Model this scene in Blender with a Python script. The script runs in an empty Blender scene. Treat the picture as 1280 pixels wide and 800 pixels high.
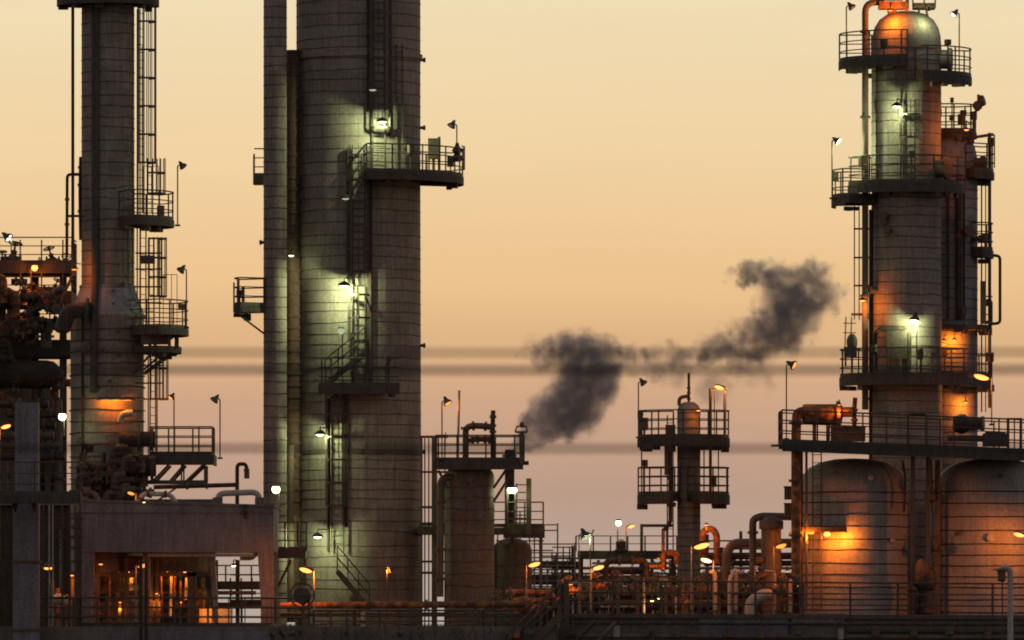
import bpy, math, random
from mathutils import Vector, Matrix, noise as mnoise
R_ = math.radians
rng = random.Random(11)
sc = bpy.context.scene
col = sc.collection
# ------------------------------------------------------------------ camera frame: 1280x800 photo, long lens, 300 m away
FPX, CZ, HOR = 9600.0, 1.7, 778.0
def m(px, Y=300.0): return px * Y / FPX
def P(px, py, Y=300.0): return Vector(((px - 640) * Y / FPX, Y, CZ + (HOR - py) * Y / FPX))
def X(px, Y=300.0): return (px - 640) * Y / FPX
def Z(py, Y=300.0): return CZ + (HOR - py) * Y / FPX
V = Vector
# ------------------------------------------------------------------ materials
def nmat(name):
    mt = bpy.data.materials.new(name); mt.use_nodes = True
    nt = mt.node_tree; nt.nodes.clear()
    return mt, nt
def N(nt, t, **kw):
    n = nt.nodes.new(t)
    for k, v in kw.items(): setattr(n, k, v)
    return n
def surf(name, base, dark, rough=0.65, metal=0.0, scale=1.5, streak=0.5, panel=0.0, bump=0.3, rust=None, rust_amt=0.0, spec=0.15, seam=True):
    """weathered surface: large blotches, vertical streaks, optional per-sheet tone and rust"""
    mt, nt = nmat(name); L = nt.links.new
    out = N(nt, 'ShaderNodeOutputMaterial'); b = N(nt, 'ShaderNodeBsdfPrincipled')
    L(b.outputs[0], out.inputs[0])
    tc = N(nt, 'ShaderNodeTexCoord')
    n1 = N(nt, 'ShaderNodeTexNoise'); n1.inputs['Scale'].default_value = scale; n1.inputs['Detail'].default_value = 7; n1.inputs['Roughness'].default_value = .65
    L(tc.outputs['Object'], n1.inputs['Vector'])
    mp = N(nt, 'ShaderNodeMapping'); mp.inputs['Scale'].default_value = (5, 5, .35); L(tc.outputs['Object'], mp.inputs['Vector'])
    n2 = N(nt, 'ShaderNodeTexNoise'); n2.inputs['Scale'].default_value = 1.6; n2.inputs['Detail'].default_value = 5; L(mp.outputs[0], n2.inputs['Vector'])
    mx = N(nt, 'ShaderNodeMix', data_type='FLOAT'); mx.inputs[0].default_value = streak
    L(n1.outputs[0], mx.inputs[2]); L(n2.outputs[0], mx.inputs[3])
    cr = N(nt, 'ShaderNodeValToRGB'); L(mx.outputs[0], cr.inputs[0])
    e = cr.color_ramp.elements; e[0].position = .33; e[0].color = (*dark, 1); e[1].position = .66; e[1].color = (*base, 1)
    c = cr.outputs[0]
    if panel:
        sx = N(nt, 'ShaderNodeSeparateXYZ'); L(tc.outputs['Object'], sx.inputs[0])
        at = N(nt, 'ShaderNodeMath', operation='ARCTAN2'); L(sx.outputs[1], at.inputs[0]); L(sx.outputs[0], at.inputs[1])
        am = N(nt, 'ShaderNodeMath', operation='MULTIPLY'); am.inputs[1].default_value = 1.6; L(at.outputs[0], am.inputs[0])
        zm = N(nt, 'ShaderNodeMath', operation='MULTIPLY'); zm.inputs[1].default_value = 1 / .9; L(sx.outputs[2], zm.inputs[0])
        zf = N(nt, 'ShaderNodeMath', operation='FLOOR'); L(zm.outputs[0], zf.inputs[0])
        st = N(nt, 'ShaderNodeMath', operation='MULTIPLY_ADD'); L(zf.outputs[0], st.inputs[0]); st.inputs[1].default_value = .5; L(am.outputs[0], st.inputs[2])
        af = N(nt, 'ShaderNodeMath', operation='FLOOR'); L(st.outputs[0], af.inputs[0])
        cb = N(nt, 'ShaderNodeCombineXYZ'); L(af.outputs[0], cb.inputs[0]); L(zf.outputs[0], cb.inputs[1])
        wn = N(nt, 'ShaderNodeTexWhiteNoise'); L(cb.outputs[0], wn.inputs['Vector'])
        mr = N(nt, 'ShaderNodeMapRange'); mr.inputs[3].default_value = 1 - panel; mr.inputs[4].default_value = 1 + panel; L(wn.outputs[0], mr.inputs[0])
        fr = N(nt, 'ShaderNodeMath', operation='FRACT'); L(st.outputs[0], fr.inputs[0])
        sm = N(nt, 'ShaderNodeMath', operation='GREATER_THAN'); sm.inputs[1].default_value = .035; L(fr.outputs[0], sm.inputs[0])
        sr = N(nt, 'ShaderNodeMapRange'); sr.inputs[3].default_value = .8 if seam else 1; L(sm.outputs[0], sr.inputs[0])
        pm = N(nt, 'ShaderNodeMath', operation='MULTIPLY'); L(mr.outputs[0], pm.inputs[0]); L(sr.outputs[0], pm.inputs[1])
        vm = N(nt, 'ShaderNodeVectorMath', operation='SCALE'); L(c, vm.inputs[0]); L(pm.outputs[0], vm.inputs['Scale']); c = vm.outputs[0]
    if rust:
        n3 = N(nt, 'ShaderNodeTexNoise'); n3.inputs['Scale'].default_value = scale * 2.7; n3.inputs['Detail'].default_value = 9; L(tc.outputs['Object'], n3.inputs['Vector'])
        r3 = N(nt, 'ShaderNodeMapRange'); r3.inputs[1].default_value = .62 - .3 * rust_amt; r3.inputs[2].default_value = .7 - .2 * rust_amt; L(n3.outputs[0], r3.inputs[0])
        mc = N(nt, 'ShaderNodeMix', data_type='RGBA'); L(r3.outputs[0], mc.inputs[0]); L(c, mc.inputs[6]); mc.inputs[7].default_value = (*rust, 1); c = mc.outputs[2]
    nf = N(nt, 'ShaderNodeTexNoise'); nf.inputs['Scale'].default_value = 11; nf.inputs['Detail'].default_value = 6; nf.inputs['Roughness'].default_value = .8; L(tc.outputs['Object'], nf.inputs['Vector'])
    mf = N(nt, 'ShaderNodeMapRange'); mf.inputs[1].default_value = .3; mf.inputs[2].default_value = .7; mf.inputs[3].default_value = .62; mf.inputs[4].default_value = 1.38; L(nf.outputs[0], mf.inputs[0])
    vf = N(nt, 'ShaderNodeVectorMath', operation='SCALE'); L(c, vf.inputs[0]); L(mf.outputs[0], vf.inputs['Scale']); c = vf.outputs[0]
    L(c, b.inputs['Base Color'])
    b.inputs['Roughness'].default_value = rough; b.inputs['Metallic'].default_value = metal
    b.inputs['Specular IOR Level'].default_value = spec
    if bump:
        n4 = N(nt, 'ShaderNodeTexNoise'); n4.inputs['Scale'].default_value = 6; n4.inputs['Detail'].default_value = 6; L(tc.outputs['Object'], n4.inputs['Vector'])
        bp = N(nt, 'ShaderNodeBump'); bp.inputs['Strength'].default_value = bump; bp.inputs['Distance'].default_value = .05
        L(n4.outputs[0], bp.inputs['Height']); L(bp.outputs[0], b.inputs['Normal'])
    return mt
def glow(name, color, strength):
    mt, nt = nmat(name)
    out = N(nt, 'ShaderNodeOutputMaterial'); e = N(nt, 'ShaderNodeEmission')
    e.inputs[0].default_value = (*color, 1); e.inputs[1].default_value = strength
    nt.links.new(e.outputs[0], out.inputs[0]); return mt
M = {
 'clad':    surf('weathered_cladding', (.25, .216, .182), (.152, .131, .11), .8, panel=.13, bump=.12),
 'tankclad':surf('tank_cladding', (.29, .272, .26), (.205, .19, .18), .8, panel=.06, bump=.1, seam=False),
 'cladblue':surf('grey_cladding', (.22, .232, .255), (.15, .157, .172), .75, panel=.12, bump=.12),
 'cladred': surf('brown_cladding', (.13, .075, .058), (.07, .042, .033), .75, panel=.12),
 'silver':  surf('aluminium_jacket', (.27, .25, .23), (.17, .155, .14), .55, metal=.1, panel=.06, bump=.2),
 'wire':    surf('band_wire', (.075, .064, .055), (.045, .039, .034), .8, bump=0),
 'steel':   surf('dark_steel', (.12, .1, .083), (.06, .052, .044), .6, rust=(.13, .055, .025), rust_amt=.25, bump=.15),
 'rail':    surf('railing_steel', (.09, .077, .063), (.052, .045, .038), .6, bump=0),
 'grate':   surf('deck_steel', (.085, .073, .062), (.045, .039, .034), .75, bump=.4, scale=4),
 'pipe':    surf('pipe_lagging', (.135, .112, .092), (.07, .057, .047), .65, rust=(.15, .065, .03), rust_amt=.2),
 'pipedark':surf('dark_pipe', (.055, .046, .038), (.03, .025, .021), .55, rust=(.12, .05, .02), rust_amt=.2),
 'pipelight':surf('grey_pipe', (.4, .37, .34), (.26, .24, .22), .55),
 'rusty':   surf('rusty_pipe', (.17, .085, .048), (.085, .042, .024), .85, rust=(.3, .13, .05), rust_amt=.5),
 'concrete':surf('concrete', (.195, .186, .196), (.105, .1, .105), .9, scale=1.1, streak=.5, bump=.6),
 'concdark':surf('old_concrete', (.19, .17, .155), (.1, .088, .078), .9, scale=1.1, streak=.4, bump=.6),
 'backdrop':    surf('backdrop_wall', (.07, .052, .042), (.035, .027, .022), .9, scale=1.2, bump=.4),  # dark tone for the added backdrop buildings
 'brown':   surf('brown_wall', (.15, .105, .08), (.07, .05, .038), .85, scale=1.2, rust=(.17, .085, .04), rust_amt=.3),
 'galv':    surf('galvanised', (.3, .29, .26), (.19, .18, .16), .5, bump=.1),
 'ground':  surf('gravel_ground', (.085, .07, .058), (.045, .038, .032), .95, scale=.5, bump=.8),
 'black':   surf('cable_black', (.03, .028, .026), (.02, .018, .017), .7, bump=0),
 'hood':    surf('lamp_hood', (.07, .062, .055), (.028, .025, .022), .5, bump=0),
}
ORANGE, GREEN, WARM, WHITE = (1.0, .215, .012), (.84, 1.0, .50), (1.0, .50, .14), (.95, 1.0, .75)
GL = {
 'orange': glow('sodium_glow', (1.0, .22, .045), 5), 'orange_dim': glow('sodium_glow_dim', (1.0, .28, .04), 2.2),
 'green': glow('mercury_glow', (.78, 1.0, .46), 7), 'green_dim': glow('mercury_glow_dim', (.8, .9, .6), .55),
 'white': glow('white_glow', (1.0, .97, .78), 3.0), 'warm': glow('warm_glow', (1.0, .62, .2), 7),
}
LCOL = {'orange': ORANGE, 'orange_dim': ORANGE, 'green': GREEN, 'green_dim': GREEN, 'white': WHITE, 'warm': WARM}
# ------------------------------------------------------------------ mesh building
def fillet(pts, rad, n=5):
    pts = [V(p) for p in pts]; out = [pts[0]]
    for a, b, c in zip(pts, pts[1:], pts[2:]):
        d1 = a - b; d2 = c - b; r = min(rad, d1.length * .49, d2.length * .49)
        p1 = b + d1.normalized() * r; p2 = b + d2.normalized() * r
        for i in range(n + 1):
            t = i / n; out.append(p1.lerp(b, t).lerp(b.lerp(p2, t), t))
    out.append(pts[-1]); return out
class MB:
    def __init__(s): s.v = []; s.f = []; s.mi = []; s.cur = 0
    def face(s, idx): s.f.append(idx); s.mi.append(s.cur)
    def box(s, c, size, rz=0.0):
        c = V(c); hx, hy, hz = size[0] / 2, size[1] / 2, size[2] / 2; b = len(s.v); ca, sa = math.cos(rz), math.sin(rz)
        for z in (-hz, hz):
            for x, y in ((-hx, -hy), (hx, -hy), (hx, hy), (-hx, hy)):
                s.v.append((c.x + x * ca - y * sa, c.y + x * sa + y * ca, c.z + z))
        for q in ((3, 2, 1, 0), (4, 5, 6, 7), (0, 1, 5, 4), (1, 2, 6, 5), (2, 3, 7, 6), (3, 0, 4, 7)): s.face([b + i for i in q])
        return s
    def hexa(s, lo, hi):   # 4 bottom and 4 top corners
        b = len(s.v); s.v += [tuple(p) for p in lo] + [tuple(p) for p in hi]
        for q in ((3, 2, 1, 0), (4, 5, 6, 7), (0, 1, 5, 4), (1, 2, 6, 5), (2, 3, 7, 6), (3, 0, 4, 7)): s.face([b + i for i in q])
        return s
    def bar(s, a, b_, w, h):
        a, b_ = V(a), V(b_); d = (b_ - a).normalized(); up = V((0, 0, 1)) if abs(d.z) < .95 else V((0, 1, 0))
        x = d.cross(up).normalized() * w / 2; y = x.cross(d).normalized() * h / 2; b = len(s.v)
        for p in (a, b_): s.v += [tuple(p - x - y), tuple(p + x - y), tuple(p + x + y), tuple(p - x + y)]
        for q in ((3, 2, 1, 0), (4, 5, 6, 7), (0, 1, 5, 4), (1, 2, 6, 5), (2, 3, 7, 6), (3, 0, 4, 7)): s.face([b + i for i in q])
        return s
    def tube(s, pts, r, n=8, closed=False):
        pts = [V(p) for p in pts]; k = len(pts); b = len(s.v); rs = r if isinstance(r, (list, tuple)) else [r] * k
        prev = None; nrm = None
        for i, p in enumerate(pts):
            if closed: d = (pts[(i + 1) % k] - pts[i - 1]).normalized()
            else: d = (pts[min(i + 1, k - 1)] - pts[max(i - 1, 0)]).normalized()
            if nrm is None:
                up = V((0, 0, 1)) if abs(d.z) < .9 else V((1, 0, 0)); nrm = d.cross(up).normalized()
            else:
                nrm = (nrm - d * nrm.dot(d)).normalized()
            bi = d.cross(nrm)
            for j in range(n):
                a = 2 * math.pi * j / n; q = p + (nrm * math.cos(a) + bi * math.sin(a)) * rs[i]; s.v.append(tuple(q))
        for i in range(k if closed else k - 1):
            i2 = (i + 1) % k
            for j in range(n):
                j2 = (j + 1) % n; s.face([b + i * n + j, b + i * n + j2, b + i2 * n + j2, b + i2 * n + j])
        if not closed:
            s.face([b + j for j in reversed(range(n))]); s.face([b + (k - 1) * n + j for j in range(n)])
        return s
    def lathe(s, prof, c, n=48, axis=None):
        """prof: (r, h) along axis from point c"""
        c = V(c); ax = V(axis).normalized() if axis is not None else V((0, 0, 1))
        up = V((1, 0, 0)) if abs(ax.x) < .9 else V((0, 1, 0)); e1 = (up - ax * up.dot(ax)).normalized(); e2 = ax.cross(e1); b = len(s.v)
        for r, h in prof:
            for j in range(n):
                a = 2 * math.pi * j / n; s.v.append(tuple(c + ax * h + (e1 * math.cos(a) + e2 * math.sin(a)) * max(r, .0005)))
        k = len(prof)
        for i in range(k - 1):
            for j in range(n):
                j2 = (j + 1) % n; s.face([b + i * n + j, b + i * n + j2, b + (i + 1) * n + j2, b + (i + 1) * n + j])
        s.face([b + j for j in reversed(range(n))]); s.face([b + (k - 1) * n + j for j in range(n)])
        return s
    def ell(s, c, rad, rot=None, n=14, k=9):
        c = V(c); b = len(s.v); rot = rot or Matrix.Identity(3)
        for i in range(k + 1):
            t = math.pi * i / k
            for j in range(n):
                a = 2 * math.pi * j / n
                s.v.append(tuple(c + rot @ V((rad[0] * math.sin(t) * math.cos(a), rad[1] * math.sin(t) * math.sin(a), rad[2] * -math.cos(t)))))
        for i in range(k):
            for j in range(n):
                j2 = (j + 1) % n; s.face([b + i * n + j, b + i * n + j2, b + (i + 1) * n + j2, b + (i + 1) * n + j])
        return s
    def sector(s, c, r0, r1, a0, a1, z0, z1, n=None):
        n = n or max(4, int(abs(a1 - a0) / 6)); b = len(s.v)
        for i in range(n + 1):
            a = R_(a0 + (a1 - a0) * i / n); ca, sa = math.cos(a), math.sin(a)
            for r, z in ((r0, z0), (r1, z0), (r1, z1), (r0, z1)): s.v.append((c[0] + r * ca, c[1] + r * sa, z))
        for i in range(n):
            o = b + i * 4
            for j in range(4):
                j2 = (j + 1) % 4; s.face([o + j, o + j2, o + 4 + j2, o + 4 + j])
        s.face([b + 3, b + 2, b + 1, b]); s.face([b + n * 4 + j for j in range(4)])
        return s
    def build(s, name, mats, parent=None, sharp=38):
        me = bpy.data.meshes.new(name)
        org = ORG.get(parent.name, V((0, 0, 0))) if parent is not None else None
        if parent is None:
            xs = [p[0] for p in s.v]; ys = [p[1] for p in s.v]; zs = [p[2] for p in s.v]
            org = V(((min(xs) + max(xs)) / 2, (min(ys) + max(ys)) / 2, min(zs)))
        me.from_pydata([(p[0] - org.x, p[1] - org.y, p[2] - org.z) for p in s.v], [], s.f)
        if not isinstance(mats, (list, tuple)): mats = [mats]
        for mt in mats: me.materials.append(M[mt] if isinstance(mt, str) else mt)
        me.polygons.foreach_set('material_index', s.mi); me.polygons.foreach_set('use_smooth', [True] * len(s.f))
        me.validate(); me.update()
        import bmesh
        bm = bmesh.new(); bm.from_mesh(me); bmesh.ops.recalc_face_normals(bm, faces=bm.faces[:]); bm.to_mesh(me); bm.free()
        me.set_sharp_from_angle(angle=R_(sharp))
        o = bpy.data.objects.new(name, me); col.objects.link(o)
        if parent is not None: o.parent = parent; ORG[o.name] = org
        else: o.location = org; ORG[o.name] = org
        return o
ORG = {}
def tag(o, label, cat, group=None, kind=None):
    o['label'] = label; o['category'] = cat
    if group: o['group'] = group
    if kind: o['kind'] = kind
    return o
def thing(name, loc, label, cat, group=None):
    o = bpy.data.objects.new(name, None); col.objects.link(o); o.empty_display_size = .3
    o.location = loc; ORG[o.name] = V(loc); return tag(o, label, cat, group)
def light(parent, p, kind, watts, rad=.07, name='bulb_light'):
    ld = bpy.data.lights.new(name, 'POINT'); ld.energy = watts * {'orange': .75, 'orange_dim': .75, 'green': 1.7, 'green_dim': 1.5}.get(kind, 1); ld.color = LCOL[kind]; ld.shadow_soft_size = rad
    o = bpy.data.objects.new(name, ld); col.objects.link(o); o.parent = parent; o.location = V(p) - ORG[parent.name]
    return o
# ------------------------------------------------------------------ shared builders
def rails(mb, pts, h=1.1, levels=(1.1, .74, .38), sp=1.35, rr=.03, pr=.035, toe=True, closed=False, n=6):
    """posts and rails along a polyline at deck level"""
    pts = [V(p) for p in pts]; up = V((0, 0, 1))
    for l in levels: mb.tube([p + up * l for p in pts], rr if l == levels[0] else rr * .8, n)
    if toe:
        for a, b in zip(pts, pts[1:]): mb.bar(a + up * .07, b + up * .07, .02, .14)
    acc = sp; 
    for i, (a, b) in enumerate(zip(pts, pts[1:])):
        L = (b - a).length; 
        while acc <= L:
            q = a.lerp(b, acc / L); mb.tube([q, q + up * h], pr, n); acc += sp
        acc -= L
    for q in (pts[0], pts[-1]): mb.tube([q, q + up * h], pr, n)
    return mb
def arc(c, r, a0, a1, z, n=None):
    n = n or max(3, int(abs(a1 - a0) / 7)); return [V((c[0] + r * math.cos(R_(a0 + (a1 - a0) * i / n)), c[1] + r * math.sin(R_(a0 + (a1 - a0) * i / n)), z)) for i in range(n + 1)]
def ring_platform(root, c, r0, r1, a0, a1, z, thick=.26, ends=True, brackets=False, sp=1.35, rail=True):
    d = MB(); d.sector(c, r0, r1, a0, a1, z - .06, z)
    d.sector(c, r1 - .06, r1, a0, a1, z - thick, z - .061)                   # edge channel
    k = max(2, int(abs(a1 - a0) / 28))
    for i in range(k + 1):
        a = R_(a0 + (a1 - a0) * (i + .02) / (k + .04)); e = V((math.cos(a), math.sin(a), 0)); cc = V((c[0], c[1], z - .16))
        d.bar(cc + e * r0, cc + e * (r1 - .065), .08, .19)
    deck = d.build('platform', 'grate', root)
    if brackets:
        for i in range(k + 1):
            b = MB(); a = R_(a0 + (a1 - a0) * (i + .02) / (k + .04)); e = V((math.cos(a), math.sin(a), 0)); cc = V((c[0], c[1], 0))
            b.bar(cc + e * (r0 + .01) + V((0, 0, z - .26 - (r1 - r0) * .55)), cc + e * (r0 + (r1 - r0) * .78) + V((0, 0, z - .26)), .07, .07)
            b.build('bracket', 'steel', deck)
    for i in range(max(2, k)):
        a = R_(rng.uniform(a0, a1)); rr_ = rng.uniform(r0 + (r1 - r0) * .55, r1 - .12); q = V((c[0] + rr_ * math.cos(a), c[1] + rr_ * math.sin(a), z - thick - rng.uniform(.0, .1)))
        MB().box(q, (rng.uniform(.15, .6), rng.uniform(.15, .3), rng.uniform(.1, .3)), a).build('junction_box', rng.choice(['steel', 'grate', 'pipe']), deck)
    for i in range(max(1, k // 2)):
        a = R_(rng.uniform(a0, a1)); rr_ = r1 - .12; q = V((c[0] + rr_ * math.cos(a), c[1] + rr_ * math.sin(a), z))
        h_ = rng.uniform(.4, 1.3); MB().box(q + V((0, 0, h_)), (rng.uniform(.14, .34), .2, rng.uniform(.2, .5)), a).tube([q, q + V((0, 0, h_ - .05))], .03, 6).build('instrument', rng.choice(['steel', 'grate', 'pipe']), deck)
    if rail:
        r = MB(); pts = arc(c, r1 - .04, a0, a1, z)
        if ends:
            ea, eb = R_(a0), R_(a1)
            pts = [V((c[0] + r0 * math.cos(ea), c[1] + r0 * math.sin(ea), z))] + pts + [V((c[0] + r0 * math.cos(eb), c[1] + r0 * math.sin(eb), z))]
        rails(r, pts, sp=sp); r.build('railing', 'rail', deck)
    return deck
def ladder(root, p0, p1, out=(0, -1, 0), w=.44, cage=True, hoop=1.1, cage_from=1.8, cage_r=.36, mat='rail', name='ladder', sr=.025):
    p0, p1, out = V(p0), V(p1), V(out).normalized(); side = V((0, 0, 1)).cross(out).normalized(); L = p1.z - p0.z
    b = MB()
    for s in (-1, 1): b.bar(p0 + side * s * w / 2, p1 + side * s * w / 2, .05, .05)
    k = int(L / .3)
    for i in range(1, k): q = p0 + V((0, 0, L * i / k)); b.tube([q - side * w / 2, q + side * w / 2], .014, 5)
    lad = b.build(name, mat, root)
    if cage and L > cage_from + .6:
        g = MB(); z = cage_from; hoops = []
        while z <= L - .05: hoops.append(z); z += hoop
        def ringpts(z):
            return [p0 + V((0, 0, z)) + side * math.cos(t) * cage_r + out * (.12 + cage_r * 1.5 * math.sin(t)) for t in [math.pi * i / 10 for i in range(11)]]
        for z in hoops: 
            rp = ringpts(z)
            for a, c_ in zip(rp, rp[1:]): g.bar(a, c_, .016, .075)
        for i in (0, 1, 2, 3, 5, 7, 8, 9, 10): g.bar(ringpts(hoops[0])[i], ringpts(L)[i], .035, .016)
        g.build('cage', mat, lad)
    return lad
def column(name, label, cat, cx, r, Y, prof, mat='clad', bands=.45, z0=0, z1=30, wob=.04, bandr=.015, n=64, tilt=.02):
    """vertical shell of revolution; prof = (radius factor, z); thin wire bands in the same mesh"""
    root = thing(name, (X(cx, Y), Y, 0), label, cat)
    mb = MB(); R0 = m(r, Y); c = V((X(cx, Y), Y, 0)); pr = [(f * R0, z) for f, z in prof]; mb.lathe(pr, c, n)
    def rad(z):
        for (ra, za), (rb, zb) in zip(pr, pr[1:]):
            if za <= z <= zb and zb > za: return ra + (rb - ra) * (z - za) / (zb - za)
        return R0
    mb.cur = 1; z = z0
    while z < z1:
        ph = [rng.uniform(0, 6.28) for _ in range(3)]; am = [rng.gauss(0, wob * .6) for _ in range(3)]; pts = []
        rr_ = rad(z) + bandr * .35
        for i in range(56):
            a = 2 * math.pi * i / 56
            dz = am[0] * math.sin(a + ph[0]) * 1.0 + am[1] * math.sin(3 * a + ph[1]) * .5 + am[2] * math.sin(7 * a + ph[2]) * .45 + rng.gauss(0, wob * .1)
            pts.append(c + V((rr_ * math.cos(a), rr_ * math.sin(a), z + dz)))
        mb.tube(pts, bandr, 5, closed=True); z += bands * rng.uniform(.82, 1.18)
    mb.build('shell', [mat, 'wire'], root)
    return root, c, R0
def front(c, R0, px, extra=0.0):
    """world point x,y on the camera side of a round shell at photo column px"""
    x = (px - 640) * c.y / FPX; dx = max(-R0 * .98, min(R0 * .98, x - c.x)); return c.x + dx, c.y - math.sqrt(R0 * R0 - dx * dx) - extra
def pipe(name, label, pts, r, mat='pipe', fl=(), group=None, bend=.45, cat='pipe', n=12, parts=()):
    """a run of pipe, elbows rounded, flanges as parts"""
    mb = MB(); pp = fillet(pts, bend) if len(pts) > 2 else [V(p) for p in pts]; mb.tube(pp, r, n)
    if not fl:
        return tag(mb.build(name, mat), label, cat, group)
    root = thing(name, pts[0], label, cat, group); mb.build('pipe_run', mat, root)
    for t in fl:
        i = int(t); f = t - i; a, b = V(pts[i]), V(pts[i + 1]); q = a.lerp(b, f); d = (b - a).normalized()
        MB().lathe([(r * 1.55, -.05), (r * 1.55, -.008), (r * 1.3, -.006), (r * 1.3, .006), (r * 1.55, .008), (r * 1.55, .05)], q, 14, d).build('flange', 'steel', root)
    return root
def head_mesh(p, d, size=1.0, tilt=38):
    """floodlight head at p, opening down and towards d (+1 right, -1 left)"""
    ax = V((d * math.sin(R_(tilt)), -.25, -math.cos(R_(tilt)))).normalized()
    h = MB(); s = size
    h.lathe([(.05 * s, -.16 * s), (.09 * s, -.15 * s), (.11 * s, -.04 * s), (.20 * s, .06 * s), (.235 * s, .17 * s), (.215 * s, .17 * s), (.17 * s, .07 * s), (.05 * s, .02 * s)], p, 16, ax)
    h.box(V(p) - ax * .2 * s, (.12 * s, .12 * s, .1 * s))
    return h, ax
def pole_lamp(label, px, py_base, py_top, Y, d, lit=None, watts=0, size=1.0, tilt=38, style='flood', group='pole lamps of the refinery', r=.026, glowm=None, arm=.16, foot=True):
    base = P(px, py_base, Y); top = P(px, py_top, Y)
    root = thing('pole_lamp', base, label, 'lamp', group)
    hp = top + V((d * arm * size, 0, .03)); MB().tube(fillet([base, top, hp], .1), r, 7).build('pole', 'galv' if style == 'cobra' else 'rail', root)
    if foot:
        MB().box(base + V((0, 0, .04)), (.2, .2, .07)).build('base_plate', 'rail', root)
    if style == 'cobra':
        rot = Matrix.Rotation(R_(-d * tilt * .35), 3, 'Y'); c = hp + V((d * .2 * size, 0, 0))
        h = MB(); h.ell(c, (.36 * size, .17 * size, .12 * size), rot); h.build('lamp_head', 'hood', root)
        lc = c + rot @ V((d * .02, -.03, -.065 * size))
        MB().ell(lc, (.3 * size, .16 * size, .125 * size), rot).build('lens', GL[glowm or lit] if lit else M['galv'], root)
        lp = lc + V((0, -.1, -.22 * size))
    elif style == 'globe':
        c = hp + V((d * .02, 0, 0)); MB().lathe([(.05, .17 * size), (.12 * size, .16 * size), (.16 * size, .1 * size), (.15 * size, .08 * size)][::-1], c, 14).build('lamp_head', 'hood', root)
        lc = c + V((0, -.02, -.02)); MB().ell(lc, (.15 * size, .15 * size, .16 * size)).build('globe', GL[glowm or lit], root)
        lp = lc + V((0, -.22, -.1))
    else:
        h, ax = head_mesh(hp + V((d * .05, 0, 0)), d, size, tilt); h.build('lamp_head', 'hood', root)
        lc = hp + V((d * .05, 0, 0)) + ax * .12 * size
        MB().ell(lc, (.17 * size, .17 * size, .085 * size), V((0, 0, -1)).rotation_difference(ax).to_matrix()).build('lens', GL[glowm or lit] if lit else M['galv'], root)
        lp = lc + ax * .2 * size
    if lit and watts: light(root, lp, lit, watts)
    return root
def wall_lamp(label, p, back, lit, watts, size=1.0, glowm=None, group='hooded lamps on the columns', drop=.3):
    """hooded bulkhead lamp on an arm; back = point on the wall it is fixed to"""
    p, back = V(p), V(back); root = thing('hooded_lamp', back, label, 'lamp', group)
    MB().tube(fillet([back, V((p.x, p.y, back.z)) if abs(back.z - p.z) > .05 else (back + p) / 2, p + V((0, 0, .1 * size))], .12), .022, 6).build('arm', 'rail', root)
    size *= .8
    MB().lathe([(.29 * size, -.10 * size), (.33 * size, -.10 * size), (.3 * size, .0), (.12 * size, .12 * size), (.05 * size, .16 * size)], p, 18).build('lamp_hood', 'hood', root)
    MB().ell(p + V((0, 0, -.11 * size)), (.22 * size, .22 * size, .085 * size)).build('bulb', GL[glowm or lit], root)
    if watts: light(root, p + V((0, 0, -max(drop, .225 * size))), lit, watts, rad=.04)
    return root
def valve(label, p, size=1.0, group=None, up=(0, 0, 1), mat='steel'):
    p = V(p); up = V(up).normalized(); root = thing('valve', p, label, 'valve', group)
    b = MB(); s = size
    b.ell(p, (.16 * s, .16 * s, .17 * s), n=12, k=7)
    for sg in (-1, 1): b.lathe([(.09 * s, .06 * s), (.09 * s, .2 * s), (.17 * s, .2 * s), (.17 * s, .26 * s)], p, 12, (sg, 0, 0))
    b.build('body', mat, root)
    MB().lathe([(.07 * s, .1 * s), (.1 * s, .26 * s), (.035 * s, .3 * s), (.03 * s, .55 * s)], p, 10, up).build('stem', mat, root)
    e1 = V((1, 0, 0)) if abs(up.x) < .8 else V((0, 0, 1)); e1 = (e1 - up * e1.dot(up)).normalized(); e2 = up.cross(e1); q = p + up * .5 * s
    w = MB(); w.tube([q + (e1 * math.cos(t) + e2 * math.sin(t)) * .2 * s for t in [2 * math.pi * i / 18 for i in range(18)]], .025 * s, 6, closed=True)
    for k in range(3):
        t = math.pi * k / 3; dd = e1 * math.cos(t) + e2 * math.sin(t); w.tube([q - dd * .2 * s, q + dd * .2 * s], .015 * s, 5)
    w.build('handwheel', mat, root); return root
def manway(root, c, R0, ang, z, r=.3, length=.35, mat='steel'):
    e = V((math.cos(R_(ang)), math.sin(R_(ang)), 0)); q = V((c.x, c.y, z)) + e * (R0 - .05)
    mb = MB(); mb.lathe([(r * .85, 0), (r * .85, length), (r * 1.12, length), (r * 1.12, length + .06), (r * 1.1, length + .065), (r * 1.1, length + .13), (r * .9, length + .15)], q, 22, e)
    return mb.build('manway', mat, root)
def nozzle(root, c, R0, ang, z, r=.1, length=.3, mat='steel'):
    e = V((math.cos(R_(ang)), math.sin(R_(ang)), 0)); q = V((c.x, c.y, z)) + e * (R0 - .05)
    return MB().lathe([(r, 0), (r, length), (r * 1.6, length), (r * 1.6, length + .09), (r, length + .1)], q, 12, e).build('nozzle', mat, root)
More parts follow.
